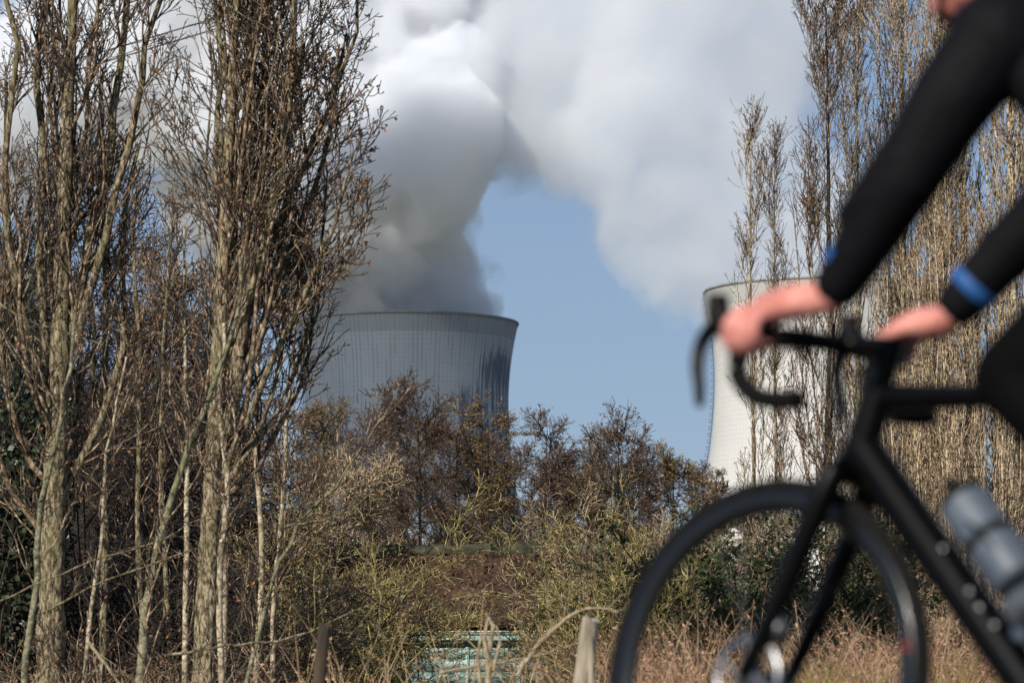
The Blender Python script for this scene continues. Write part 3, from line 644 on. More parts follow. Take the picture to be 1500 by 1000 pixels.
    arcs = [([(0, 445), (40, 470), (90, 485), (150, 505)], .011, 'thin arching branch crossing the thickest trunk halfway up', D), ([(60, 900), (150, 850), (300, 800), (420, 770)], .010, 'long thin bough slanting up to the right across both saplings', D),
            ([(130, 940), (175, 1000), (190, 1050)], .017, 'broken orange-brown bough leaning in the bottom left', D), ([(240, 960), (330, 945), (430, 935), (540, 885)], .014, 'pale bough sagging across the left end of the teal wall', D),
            ([(420, 770), (480, 760), (520, 745), (570, 690)], .011, 'pale crooked bough left of the shed ridge', D), ([(0, 880), (110, 830), (240, 790), (330, 740)], .009, 'thin bough from the left edge to the curving sapling', D),
            ([(760, 985), (800, 930), (850, 890), (905, 895)], .02, 'thick pale cane arching over the cracked fence post', 24), ([(640, 985), (700, 975), (790, 960), (850, 940)], .011, 'thin cane lying against the cracked fence post', 24),
            ([(545, 840), (560, 870), (555, 930), (540, 960)], .012, 'hooked bare cane in front of the shed roof', 30)]
    for i, (pts, r_, lab, D_) in enumerate(arcs):
        q = np.array([at(a, b_, D_ + .0) for a, b_ in pts]); 
        s = np.linspace(0, 1, 16); x = s * (len(q) - 1)
        pi = np.stack([np.interp(x, np.arange(len(q)), q[:, c]) for c in range(3)], 1)
        pi[1:-1] = (pi[:-2] + pi[1:-1] * 2 + pi[2:]) / 4; pi += rng.normal(size=pi.shape) * .006
        T = pi[None]; Tr = (r_ * (1 - .6 * s))[None]
        A, Ar = grow(T, Tr, 7, .1, 1, .7, .4, .03, .12, 6, .4, .003, rng); B, Br = grow(A, Ar, 3, .2, 1, .8, .2, .02, .2, 3, .6, .0025, rng)
        o = MB().tubes(T, Tr, 7, cap=True).tubes(A, Ar, 3).tubes(B, Br, 3).build('bare_branch', [m_dry if i in (2, 6, 7) else m_bark]); tag(o, lab, 'branch', 'long bare boughs')
    # dead forked stump
    D = 23.5; c = at(716, 960, D); q = MB()
    for pts, r_ in (([(716, 1010), (714, 960), (722, 915), (712, 892)], .022), ([(718, 975), (708, 940), (714, 905)], .016), ([(722, 980), (732, 940), (726, 915)], .014), ([(705, 1000), (700, 960), (706, 930)], .012)):
        P = np.array([at(a, b_, D) for a, b_ in pts]); P += rng.normal(size=P.shape) * .006
        q.tubes(P[None], (r_ * np.linspace(1, .45, len(P)))[None], 8, cap=True)
    tag(q.build('dead_stump', [m_dry]), 'bleached dead forked stump before the teal wall', 'dead stump')

def grasses():
    # brambles: tangled arching canes with withered leaves, uncountable
    def blades(name, label, regions, m1, m2, seed, h, dens, bend=.35, wid=.006, seeds=0, cat='grass'):
        rng = np.random.default_rng(seed); q = MB()
        for (p0, p1, d0, d1, hs) in regions:
            area = (gx(p1, d1) - gx(p0, d0)) * (d1 - d0); n = int(max(40, area * dens))
            D = rng.uniform(d0, d1, n); px = rng.uniform(p0, p1, n); x = (px - 750) / FPX * D
            b0 = np.stack([x, D, np.full(n, GZ)], 1); L = h * hs * rng.uniform(.45, 1.1, n)
            dr = rng.normal(size=(n, 3)) * [bend, bend, 0]; P = np.empty((n, 5, 3)); P[:, 0] = b0
            d = dr * .4 + [0, 0, 1]
            for k in range(1, 5):
                P[:, k] = P[:, k - 1] + d / np.linalg.norm(d, axis=1, keepdims=True) * (L / 4)[:, None]; d = d + dr * .45 - [0, 0, .1 * k * bend] + rng.normal(size=d.shape) * .08
            q.tubes(P, wid * rng.uniform(.5, 1.3, n)[:, None] * np.array([1, .9, .8, .6, .25]), 3, 0)
            if seeds:
                i = rng.uniform(size=n) < seeds; tp = P[i][:, 3:5]; 
                for _ in range(5): q.leaves(tp[:, 0] + (tp[:, 1] - tp[:, 0]) * rng.uniform(0, 1.1, (len(tp), 1)) + rng.normal(size=(len(tp), 3)) * .012, .035, rng, 1, .4)
        tag(q.build(name, [m1, m2]), label, cat, kind='stuff')
    blades('dry_grass', 'tall straw-coloured dry grass along the foot of the hedge', [(380, 930, 24, 30, .62), (560, 900, 20, 24, .5), (900, 1420, 26, 36, .8), (0, 400, 30, 36, .8)], m_reed, m_reed_red, 401, .95, 55, seeds=.3)
    blades('russet_weeds', 'reddish-brown dead weeds with fluffy seed heads behind the wheel', [(900, 1060, 27, 31, 1.1), (1190, 1330, 28, 33, 1.1), (640, 700, 26, 29, .62), (1340, 1400, 28, 33, 1.2)], m_reed_red, m_reed_red, 402, 1.0, 90, seeds=.9)
    blades('dry_stalks', 'sparse tall straw stalks standing before the teal wall and the posts', [(430, 900, 24, 31, 1.0), (900, 1400, 26, 34, 1.1)], m_reed, m_reed_red, 406, 1.15, 9, seeds=.4, bend=.25)
    blades('green_grass', 'fresh green grass tufts at the bottom of the verge', [(1150, 1240, 24, 27, 1.0), (1365, 1440, 9, 10.5, .6)], m_grass_green, m_reed, 403, .78, 160)
    blades('bramble_thicket', 'tangle of brown bramble canes over the fence and under the shed roof', [(330, 460, 36, 46, .5), (460, 560, 36, 46, .85), (560, 840, 38, 44, .3), (840, 900, 36, 46, 1.2), (860, 1420, 34, 50, 1.35), (0, 330, 38, 46, 1.3), (470, 560, 32, 40, .8)], m_twig_brown, m_leaf_brown, 404, 1.3, 44, bend=.8, wid=.006, seeds=.8, cat='brambles')
    blades('verge_grass', 'short green and dry grass on the verge beyond the road', [(200, 1500, 9, 20, .3)], m_grass_green, m_reed, 405, .6, 120)
# ---------------------------------------------------------------- shed, fence posts, cables
m_teal = mat('teal_painted_boards', [(.16, .26, .25), (.27, .41, .38), (.4, .54, .5)], scale=3, rough=.7, stretch=(1, 1, 2.5))
m_roof = mat('reddish_mossy_tiles', [(.02, .012, .009), (.048, .029, .021), (.08, .048, .034), (.16, .14, .035)], scale=2.6, bump=.8, spec=.1, pos=(.3, .75))
m_ridge = mat('lichened_ridge_slate', [(.02, .02, .015), (.045, .045, .03), (.08, .075, .045), (.3, .17, .03)], scale=5, pos=(.3, .85), rough=1, spec=.05, bump=1.0)
m_gutter = mat('white_gutter', [(.4, .42, .42), (.55, .57, .57)], scale=3, rough=.4)
m_dark = mat('painted_eave_shade', [(.012, .012, .012), (.02, .02, .02)])
m_post = mat('cracked_grey_wood', [(.12, .1, .075), (.3, .26, .2), (.42, .37, .29)], scale=8, stretch=(1.5, 1.5, .2), bump=1.0)
m_post_d = mat('mossy_brown_wood', [(.02, .014, .01), (.06, .042, .028), (.14, .11, .06)], scale=8, stretch=(1, 1, .2), bump=1.0)
m_wire = mat('black_cable', [(.01, .01, .01), (.02, .02, .02)], rough=.5)
def shed():
    D = 56.0; x0, x1 = gx(335, D), gx(885, D); W = x1 - x0; dep = 4.2; He = gz(910, D) - GZ; Hr = gz(812, D + dep / 2) - GZ
    root = empty('shed', ((x0 + x1) / 2, D, GZ), R(-4)); tag(root, 'low teal boarded shed with a reddish mossy roof, half hidden behind the shrubs', 'shed')
    w_ = MB(); t = .12; hw = W / 2 - .15
    for sx in (-1, 1): w_.box((sx * hw, dep / 2 - .02, He / 2 - .01), (t, dep - .06, He - .06))
    w_.box((0, dep - .12, He / 2 - .01), (2 * hw - t - .01, t, He - .06)); w_.build('wall', m_teal, root)
    q = MB(); z = .0; n = 9; bh = (He - .2) / n
    for i in range(n): q.box((0, -.06 + .0015 * (i % 2), .02 + bh * (i + .5)), (2 * hw - t - .02, .03, bh - .004))
    for i in range(7): q.box((-hw + .35 + i * (2 * hw - .7) / 6, -.085, (He - .2) / 2), (.05, .02, He - .26))
    q.build('front_boards', m_teal, root)
    MB().box((0, .1, He - .14), (2 * hw - t - .03, .05, .2)).build('eave_shade', m_dark, root)  # dark strip standing in for the shade under the eave
    sl = math.atan2(Hr - He, dep / 2)
    # corrugated tile roof: rows of overlapping courses
    r_ = MB(); Ls = (dep / 2 + .25) / math.cos(sl); rows = 14
    for side in (1, -1):
        for i in range(rows):
            u0, u1 = Ls * i / rows, Ls * (i + 1) / rows + .03
            nx = 60; xs = np.linspace(-W / 2, W / 2, nx * 4 + 1); wave = .016 * np.abs(np.sin(np.arange(nx * 4 + 1) * np.pi / 4))
            vs = []
            for u, lift in ((u0, .045), (u1, .012)):
                y = -.25 + u * math.cos(sl); zz = He - .25 * math.tan(sl) + u * math.sin(sl) + lift + .02
                if side < 0: y = dep - y
                vs.append(np.stack([xs, np.full_like(xs, y), zz + wave], 1))
            m_ = len(xs); v = np.concatenate(vs); ii = np.arange(m_ - 1); f = np.stack([ii, ii + 1, ii + 1 + m_, ii + m_], 1); r_.add(v, f if side > 0 else f[:, ::-1])
            lip = np.concatenate([vs[0], vs[0] - [0, 0, .03]]); r_.add(lip, np.stack([ii + m_, ii + 1 + m_, ii + 1, ii], 1))
    r_.build('roof', m_roof, root, smooth=False)
    g = MB()
    for k in range(9):
        xa = -W / 2 + k * W / 9; g.tubes(np.array([[xa, dep / 2, Hr + .01], [xa + W / 9 + .04, dep / 2, Hr + .03]]), np.array([.14, .15]), 10, cap=True)
    g.build('ridge_cap', m_ridge, root)
    g = MB(); a = np.linspace(np.pi, 2 * np.pi, 9); xs = (-W / 2 + .02, W / 2 - .02)
    for rr, fl in ((.06, 0), (.05, 1)):
        v = np.array([[x, -.31 + rr * math.cos(b), He - .3 * math.tan(sl) - .0 + rr * math.sin(b)] for x in xs for b in a]); i = np.arange(8); f = np.stack([i, i + 1, i + 10, i + 9], 1); g.add(v, f[:, ::-1] if fl else f)
    g.tubes(np.array([[xs[0], -.37, He - .3 * math.tan(sl)], [xs[1], -.37, He - .3 * math.tan(sl)]]), np.array([.012, .012]), 6)
    g.build('gutter', m_gutter, root)
    # stems of ivy and fallen leaves lie on the roof
    rng = np.random.default_rng(9); n = 3500; u = rng.uniform(0, 1, n) ** .7; x = rng.uniform(-W / 2, W / 2, n)
    P = np.stack([x, -.2 + u * (dep / 2 + .2), He - .3 * math.tan(sl) + .1 + u * (dep / 2 + .25) * math.tan(sl)], 1)
    MB().leaves(P, .07, rng, 0, .6).build('leaf_litter', m_leaf_red, root)['kind'] = 'stuff'
def fence():
    for i, (px, D, top, wpx, tilt, mt_, lab) in enumerate(((832, 20, 905, 26, 8, m_post, 'cracked pale wooden fence post with a split top right of the teal wall'), (455, 22, 915, 18, 5, m_post_d, 'dark mossy fence post in front of the left end of the teal wall'))):
        h = gz(top, D) - GZ; w_ = wpx / FPX * D; rng = np.random.default_rng(500 + i)
        n = 16; k = 12; a = np.arange(n) * 2 * np.pi / n; v = []
        gr = 1 + .05 * rng.normal(size=n)
        for j in range(k):
            z = h * j / (k - 1); r_ = w_ / 2 * (1.08 - .08 * j / k) * gr * (1 + .02 * rng.normal(size=n)); r_ = r_ * (.93 if j == k - 1 else 1)
            v.append(np.stack([r_ * np.cos(a), r_ * np.sin(a), np.full(n, z) + (.014 * np.sin(a * 2) + .006 * rng.normal(size=n) if j == k - 1 else 0)], 1))
        v.append(np.array([[0, 0, h + .01]])); v = np.concatenate(v); idx = np.arange(n * k).reshape(k, n)
        q = MB().add(v, np.stack([idx[:-1], np.roll(idx[:-1], -1, 1), np.roll(idx[1:], -1, 1), idx[1:]], -1).reshape(-1, 4))
        q.add(np.vstack([v[idx[-1]], v[-1:]]), np.stack([np.arange(n), (np.arange(n) + 1) % n, np.full(n, n)], 1))
        root = empty('fence_post', (gx(px, D), D, GZ)); tag(root, lab, 'fence post', 'old fence posts'); root.rotation_euler = (0, R(tilt), 0)
        q.build('post', mt_, root, smooth=False)
        if i == 0: MB().tubes(np.array([[.0, -.03, h * .95], [w_ * .9, -.05, h * .4], [w_ * 1.1, -.05, .05]]), np.array([.02, .022, .02]), 7, cap=True).build('brace', m_post, root)
def cables():
    for dz, lab in ((0, 'upper of the two thin power lines crossing the top left sky'), (-16, 'lower of the two thin power lines crossing the top left sky')):
        A = at(-900, 330 - dz, 150); B = at(1300, -330 - dz, 190); n = 60; s = np.linspace(0, 1, n)[:, None]
        P = np.array(A) * (1 - s) + np.array(B) * s - np.array([0, 0, 1]) * (4 * s * (1 - s)) * 2.0
        tag(MB().tubes(P[None], np.full((1, n), .032), 5).build('power_line', m_wire), lab, 'power line')
# ---------------------------------------------------------------- bicycle and rider (own frame: x forward, y to the rider's left, z up, front wheel on the ground at x = 0)
BIKE = Matrix.Translation((0.381, 6.097, GZ + .002)) @ Matrix.Rotation(R(137.13), 4, 'Z') @ Matrix.Rotation(R(-.834), 4, 'Y') @ Matrix.Rotation(R(7.71), 4, 'X')
m_frame = mat('black_carbon', [(.0012, .0012, .0014), (.002, .002, .0024)], scale=8, rough=.32, spec=.12)
m_rubber = mat('tyre_rubber', [(.003, .003, .003), (.006, .006, .006)], scale=40, rough=.7, bump=.2, spec=.1)
m_rim = mat('black_rim', [(.002, .002, .002), (.004, .004, .0045)], scale=9, rough=.25, spec=.5, coat=.3)
m_steel = mat('polished_steel', [(.3, .31, .33), (.42, .43, .45)], scale=12, rough=.35, metal=1)
m_alu = mat('grey_alloy', [(.12, .12, .125), (.2, .2, .21)], scale=12, rough=.35, metal=1)
m_tape = mat('black_bar_tape', [(.002, .002, .002), (.004, .004, .004)], scale=60, rough=.7, bump=.3, spec=.1)
m_hood = mat('hood_rubber', [(.0015, .0015, .0015), (.003, .003, .0032)], scale=50, rough=.6, spec=.15)
m_red = mat('red_rim_mark', [(.1, .008, .008), (.15, .012, .01)], scale=9, rough=.4)
def sm(pts, n):
    """smooth curve through points"""
    q = np.array(pts, float); k = len(q); t = np.linspace(0, k - 1, n); out = []
    for x in t:
        i = min(int(x), k - 2); f = x - i; p0, p1, p2, p3 = q[max(i - 1, 0)], q[i], q[i + 1], q[min(i + 2, k - 1)]
        out.append(.5 * (2 * p1 + (p2 - p0) * f + (2 * p0 - 5 * p1 + 4 * p2 - p3) * f * f + (3 * p1 - p0 - 3 * p2 + p3) * f ** 3))
    return np.array(out)
def tube(mb, pts, r0, r1=None, n=14, sides=14, mi=0, smooth=True):
    P = sm(pts, n) if smooth and len(pts) > 2 else np.linspace(pts[0], pts[-1], n)
    r = np.linspace(r0, r1 if r1 is not None else r0, n) if np.ndim(r0) == 0 else np.interp(np.linspace(0, 1, n), np.linspace(0, 1, len(r0)), r0)
    return mb.tubes(P[None], r[None], sides, mi, cap=True)
def tw(p):
    """the bar is turned a little to the left and the bike leans: hood, bar and hand points go through this"""
    return (p[0] - .1 * p[1] + .008, p[1], p[2] - .14 * p[1])
BB = (-.59, 0, .27); RA = (-.992, 0, .34); ST = (-.74, 0, .775)
def wheel(root, cx, rotor_side, name, cassette=False):
    c = (cx, 0, .34); A = (0, 1, 0)
    w_ = empty(name); w_.parent = root
    a = np.linspace(0, 2 * np.pi, 13)[:-1]
    MB().lathe([(.3252 + .0148 * math.cos(b), .0148 * math.sin(b)) for b in a], 96, A, c, closed=True).build('tyre', m_rubber, w_)
    rim = MB().lathe([(.3195, -.0105), (.313, -.0125), (.296, -.0125), (.285, -.007), (.28, 0), (.285, .007), (.296, .0125), (.313, .0125), (.3195, .0105), (.312, 0)], 96, A, c, closed=True)
    rim.build('rim', m_rim, w_)
    q = MB(); n = 5; th = 2.93 + np.linspace(0, .06, n); v = np.concatenate([np.stack([c[0] + r * np.cos(th), np.full(n, .0129), c[2] + r * np.sin(th)], 1) for r in (.300, .310)])
    i = np.arange(n - 1); q.add(v, np.stack([i, i + 1, i + 1 + n, i + n], 1)); q.build('rim_mark', m_red, w_)
    MB().lathe([(.004, -.052), (.009, -.052), (.009, -.04), (.022, -.034), (.022, -.029), (.012, -.024), (.012, .024), (.024, .029), (.024, .034), (.009, .04), (.009, .052), (.004, .052)], 24, A, c).build('hub', m_alu, w_)
    sp = []
    for k_ in range(24):
        s = 1 if k_ % 2 else -1; b = k_ * 2 * math.pi / 24; b2 = b + (.9 if (k_ // 2) % 2 else -.9)
        sp.append([[c[0] + .021 * math.cos(b2), s * .03, c[2] + .021 * math.sin(b2)], [c[0] + .282 * math.cos(b), s * .003, c[2] + .282 * math.sin(b)]])
    sp = np.array(sp)
    for s_ in sp: MB().tubes(s_[None], np.full((1, 2), .0008), 4).build('spoke', m_rim, w_)
    d = MB(); y0 = rotor_side * .044
    d.lathe([(.058, -.001), (.07, -.001), (.07, .001), (.058, .001)], 60, A, (c[0], y0, c[2]), closed=True)
    for k_ in range(6):
        b = k_ * math.pi / 3; P = np.array([[c[0] + .02 * math.cos(b), y0, c[2] + .02 * math.sin(b)], [c[0] + .059 * math.cos(b + .5), y0, c[2] + .059 * math.sin(b + .5)]]); d.tubes(P[None], np.full((1, 2), .003), 6)
    d.lathe([(.0, -.002), (.022, -.002), (.022, .002), (0, .002)], 24, A, (c[0], y0, c[2])); d.build('disc_rotor', m_steel, w_)
    if cassette:
        d = MB()
        for j in range(9): d.lathe([(.02, 0), (.028 + j * .0028, 0), (.028 + j * .0028, .0018), (.02, .0018)], 40, A, (c[0], -.052 + j * .0032, c[2]), closed=True)
        d.build('cassette', m_steel, w_)
    return w_
def bicycle():
    root = empty('bicycle'); root.matrix_world = BIKE
    tag(root, 'black road bicycle with drop handlebar and disc brakes ridden across the foreground', 'bicycle')
    f = MB()
    tube(f, [(-.193, 0, .828), (-.155, 0, .69)], .028, .031); tube(f, [(-.2, 0, .808), (-.46, 0, .797), ST], [.024, .019, .016])
    tube(f, [(-.168, 0, .722), (-.38, 0, .495), BB], [.036, .036, .034]); tube(f, [BB, ST, (-.757, 0, .83)], .02, .017)
    f.lathe([(.0, -.043), (.026, -.043), (.026, .043), (0, .043)], 24, (0, 1, 0), BB)
    for s in (-1, 1):
        tube(f, [(-.62, s * .03, .272), (-.8, s * .045, .3), (RA[0], s * .066, .34)], [.014, .011, .012]); tube(f, [(-.735, s * .012, .73), (-.85, s * .045, .55), (RA[0], s * .066, .35)], .009, .009)
    f.build('frame', m_frame, root)
    f = MB(); tube(f, [(-.152, -.05, .672), (-.148, 0, .69), (-.152, .05, .672)], [.02, .029, .02], sides=16)
    for s in (-1, 1): tube(f, [(-.15, s * .045, .685), (-.128, s * .055, .62), (-.062, s * .056, .46), (-.003, s * .058, .34)], [.023, .022, .017, .012], n=18, sides=16)
    fk = f.build('fork', m_frame, root); c_ = MB(); tube(c_, [(-.052, .048, .45), (-.03, .047, .40)], [.016, .014], n=5); c_.box((-.055, .043, .42), (.03, .022, .05)); c_.build('brake_caliper', m_alu, fk)
    wheel(root, 0, 1, 'front_wheel'); wheel(root, RA[0], 1, 'rear_wheel', True)
    st = MB(); tube(st, [(-.193, 0, .828), (-.214, 0, .905)], .019, n=5, smooth=False); tube(st, [(-.213, 0, .89), (-.13, 0, .9)], .019, .018, n=8); st.lathe([(0, -.022), (.021, -.022), (.021, .022), (0, .022)], 20, (0, 1, 0), (-.127, 0, .9)); st.build('stem', m_frame, root)
    hb = MB()
    for s in (-1, 1):
        tube(hb, [tw(p) for p in [(-.127, 0, .9), (-.128, s * .08, .9), (-.125, s * .14, .9), (-.112, s * .178, .899), (-.082, s * .196, .897), (-.052, s * .2, .888), (-.04, s * .2, .864), (-.046, s * .2, .834), (-.078, s * .201, .806), (-.123, s * .202, .794), (-.178, s * .203, .792)]],
             [.016, .0165, .0175, .018, .018, .018, .017, .0165, .0165, .0165, .017], n=44, sides=14)
    hb.build('handlebar', m_tape, root)
    for s in (-1, 1):
        h = MB(); tube(h, [tw(p) for p in [(-.085, s * .2, .899), (-.045, s * .2, .91), (-.008, s * .2, .922), (.012, s * .2, .948), (.016, s * .2, .976)]], [.019, .0215, .0215, .021, .018], n=18, sides=14); ho = h.build('brake_hood', m_hood, root)
        l = MB(); tube(l, [tw(p) for p in [(.014, s * .202, .93), (.036, s * .207, .898), (.038, s * .211, .86), (.028, s * .214, .825), (.022, s * .215, .79)]], [.014, .0125, .012, .0105, .007], n=16, sides=10); l.build('brake_lever', m_frame, ho)
    p = MB(); tube(p, [(-.752, 0, .8), (-.815, 0, .958)], .0135, n=6, smooth=False); p.build('seat_post', m_frame, root)
    sd = MB(); xs = np.linspace(0, 1, 12); 
    secs = []
    for x in xs:
        wd = .02 + .055 * max(0, (x - .35) / .65) ** 1.3 + .008 * x; th = .02 + .012 * x; a = np.arange(14) * 2 * np.pi / 14
        secs.append(np.stack([np.full(14, -.70 - .27 * x), wd * np.cos(a), .978 + .012 * x + th * np.sin(a) * .9], 1))
    v = np.concatenate(secs); idx = np.arange(12 * 14).reshape(12, 14); sd.add(v, np.stack([idx[:-1], np.roll(idx[:-1], -1, 1), np.roll(idx[1:], -1, 1), idx[1:]], -1).reshape(-1, 4)); sd.build('saddle', m_tape, root)
    for p_ in ((-.368, .034, .548), (-.428, .036, .478), (-.45, .036, .452), (-.481, .036, .424)): MB().lathe([(0, 0), (.0035, 0), (.005, -.002), (.005, -.006)], 12, (0, 1, 0), p_).build('bolt', m_steel, root)
    hs_ = MB(); tube(hs_, [tw((-.1, .12, .885)), (-.10, .06, .86), (-.13, .04, .79), (-.185, .034, .72)], .0028, n=18, sides=7); hs_.build('brake_hose', m_hood, root)
    hs_ = MB(); tube(hs_, [tw((-.1, -.12, .885)), (-.08, -.05, .85), (-.11, .01, .77), (-.14, .02, .7)], .0028, n=18, sides=7); hs_.build('brake_hose', m_hood, root)
    # cranks: left one up, right one down
    cr = MB()
    for s, ex in ((1, (-.665, .425)), (-1, (-.515, .115))): tube(cr, [(BB[0], s * .062, BB[2]), (ex[0], s * .075, ex[1])], [.016, .011], n=8)
    cr.build('crank_arms', m_frame, root)
    d = MB()
    for r_, y in ((.1, -.05), (.072, -.043)): d.lathe([(r_ - .012, -.0015), (r_, -.0015), (r_, .0015), (r_ - .012, .0015)], 60, (0, 1, 0), (BB[0], y, BB[2]), closed=True)
    for k in range(4):
        b = k * math.pi / 2 + .4; tube(d, [(BB[0], -.05, BB[2]), (BB[0] + .09 * math.cos(b), -.05, BB[2] + .09 * math.sin(b))], .008, n=4)
    d.build('chainring', m_alu, root)
    ch = MB(); tube(ch, [(BB[0] - .02, -.05, BB[2] + .099), (RA[0], -.046, .375)], .004, n=20, sides=5); tube(ch, [(BB[0] - .02, -.05, BB[2] - .099), (-.95, -.046, .2), (-.975, -.046, .23), (RA[0] + .02, -.046, .3)], .004, n=24, sides=5); ch.build('chain', m_steel, root)
    for s, ex in ((1, (-.665, .425)), (-1, (-.515, .115))):
        pd = MB(); pd.box((ex[0] + .01, s * .125, ex[1]), (.085, .055, .014)); tube(pd, [(ex[0], s * .075, ex[1]), (ex[0], s * .11, ex[1])], .006, n=3); pd.build('pedal', m_alu, root)
    bc = MB(); dn = np.array([-.425, 0, -.452]); dn /= np.linalg.norm(dn); up = np.array([.73, 0, -.685]) * -1; up = np.array([-dn[2] * -1, 0, dn[0] * -1]) if False else np.array([-.729, 0, .685]); up = np.cross([0, 1, 0], dn); up = up if up[2] > 0 else -up
    o = np.array([-.345, 0, .556]) + up * .074; 
    for s in (-1, 1): tube(bc, [o + dn * -.03 - up * .035, o + dn * .02 + up * 0 + [0, s * .037, 0], o + dn * .09 + [0, s * .038, 0] + up * .012, o + dn * .15 + [0, s * .03, 0]], .004, n=14, sides=7)
    bc.box(o + dn * .06 - up * .038, (.012, .02, .12), rot=np.array([up, [0, 1, 0], dn]).T)
    bc.build('bottle_cage', m_frame, root)
    bt = MB(); prof = [(r_ * 1.17, h_ * 1.12) for r_, h_ in [(0, -.018), (.008, -.018), (.009, 0), (.013, .004), (.026, .012), (.034, .02), (.036, .034), (.036, .075), (.0352, .085), (.0352, .094), (.0365, .102), (.0365, .182), (.034, .19), (0, .191)]]
    m_bottle = mat('grey_blue_bottle_plastic', [(.05, .065, .09), (.085, .105, .135)], scale=4, rough=.5, spec=.4)
    bo = empty('water_bottle'); tag(bo, 'grey blue plastic water bottle held in the cage on the down tube', 'water bottle')
    top = o - dn * .062
    bo.matrix_world = BIKE
    sp = top
    MB().lathe([p for p in prof if p[1] >= .037], 32, dn, sp).build('bottle_body', m_bottle, bo); MB().lathe([p for p in prof if p[1] <= .0382], 32, dn, sp).build('cap', m_hood, bo)
    MB().lathe([(.0428, .114), (.0442, .114), (.0442, .13), (.0428, .13)], 32, dn, sp, closed=True).build('band', m_hood, bo)
    # second bottle on the seat tube
    dn2 = np.array([.148, 0, -.5]); dn2 /= np.linalg.norm(dn2); o2 = np.array([-.60, 0, .60])
    b2 = empty('water_bottle'); b2.matrix_world = BIKE; tag(b2, 'second grey blue water bottle standing in front of the seat tube beside the knee', 'water bottle')
    MB().lathe([p for p in prof if p[1] >= .037], 32, dn2, o2).build('bottle_body', m_bottle, b2); MB().lathe([p for p in prof if p[1] <= .0382], 32, dn2, o2).build('cap', m_hood, b2)
    return root

def capsules(segs, extra=()):
    """tapered limbs, ends rounded: list of ([pts], [radii])"""
    q = MB()
    def ball(c, r, sx=(1, 1, 1)):
        n1, n2 = 16, 10; th = np.linspace(0, np.pi, n2); a = np.arange(n1) * 2 * np.pi / n1
        v = np.stack([np.outer(np.sin(th), np.cos(a)), np.outer(np.sin(th), np.sin(a)), np.repeat(np.cos(th)[:, None], n1, 1)], -1).reshape(-1, 3) * r * np.array(sx) + np.array(c)
        idx = np.arange(n1 * n2).reshape(n2, n1); q.add(v, np.stack([idx[:-1], idx[1:], np.roll(idx[1:], -1, 1), np.roll(idx[:-1], -1, 1)], -1).reshape(-1, 4))
    for pts, rr in segs:
        n = max(10, 5 * len(pts)); P = sm(pts, n) if len(pts) > 2 else np.linspace(pts[0], pts[-1], n); r = np.interp(np.linspace(0, 1, n), np.linspace(0, 1, len(rr)), rr)
        q.tubes(P[None], r[None], 16, cap=True); ball(P[0], r[0]); ball(P[-1], r[-1])
    for c, s in extra: ball(c, 1.0, s)
    return q
def fuse(mb, name, m, parent, vox, smooth=6, sink=None):
    o = mb.build('tmp', m); md = o.modifiers.new('r', 'REMESH'); md.mode = 'VOXEL'; md.voxel_size = vox; md.use_smooth_shade = True
    s = o.modifiers.new('s', 'SMOOTH'); s.iterations = smooth; s.factor = .5
    dg = bpy.context.evaluated_depsgraph_get(); me = bpy.data.meshes.new_from_object(o.evaluated_get(dg)); me.materials.clear(); me.materials.append(m)
    bpy.data.objects.remove(o); me.name = name
    for p in me.polygons: p.use_smooth = True
    return link(name, me, parent)
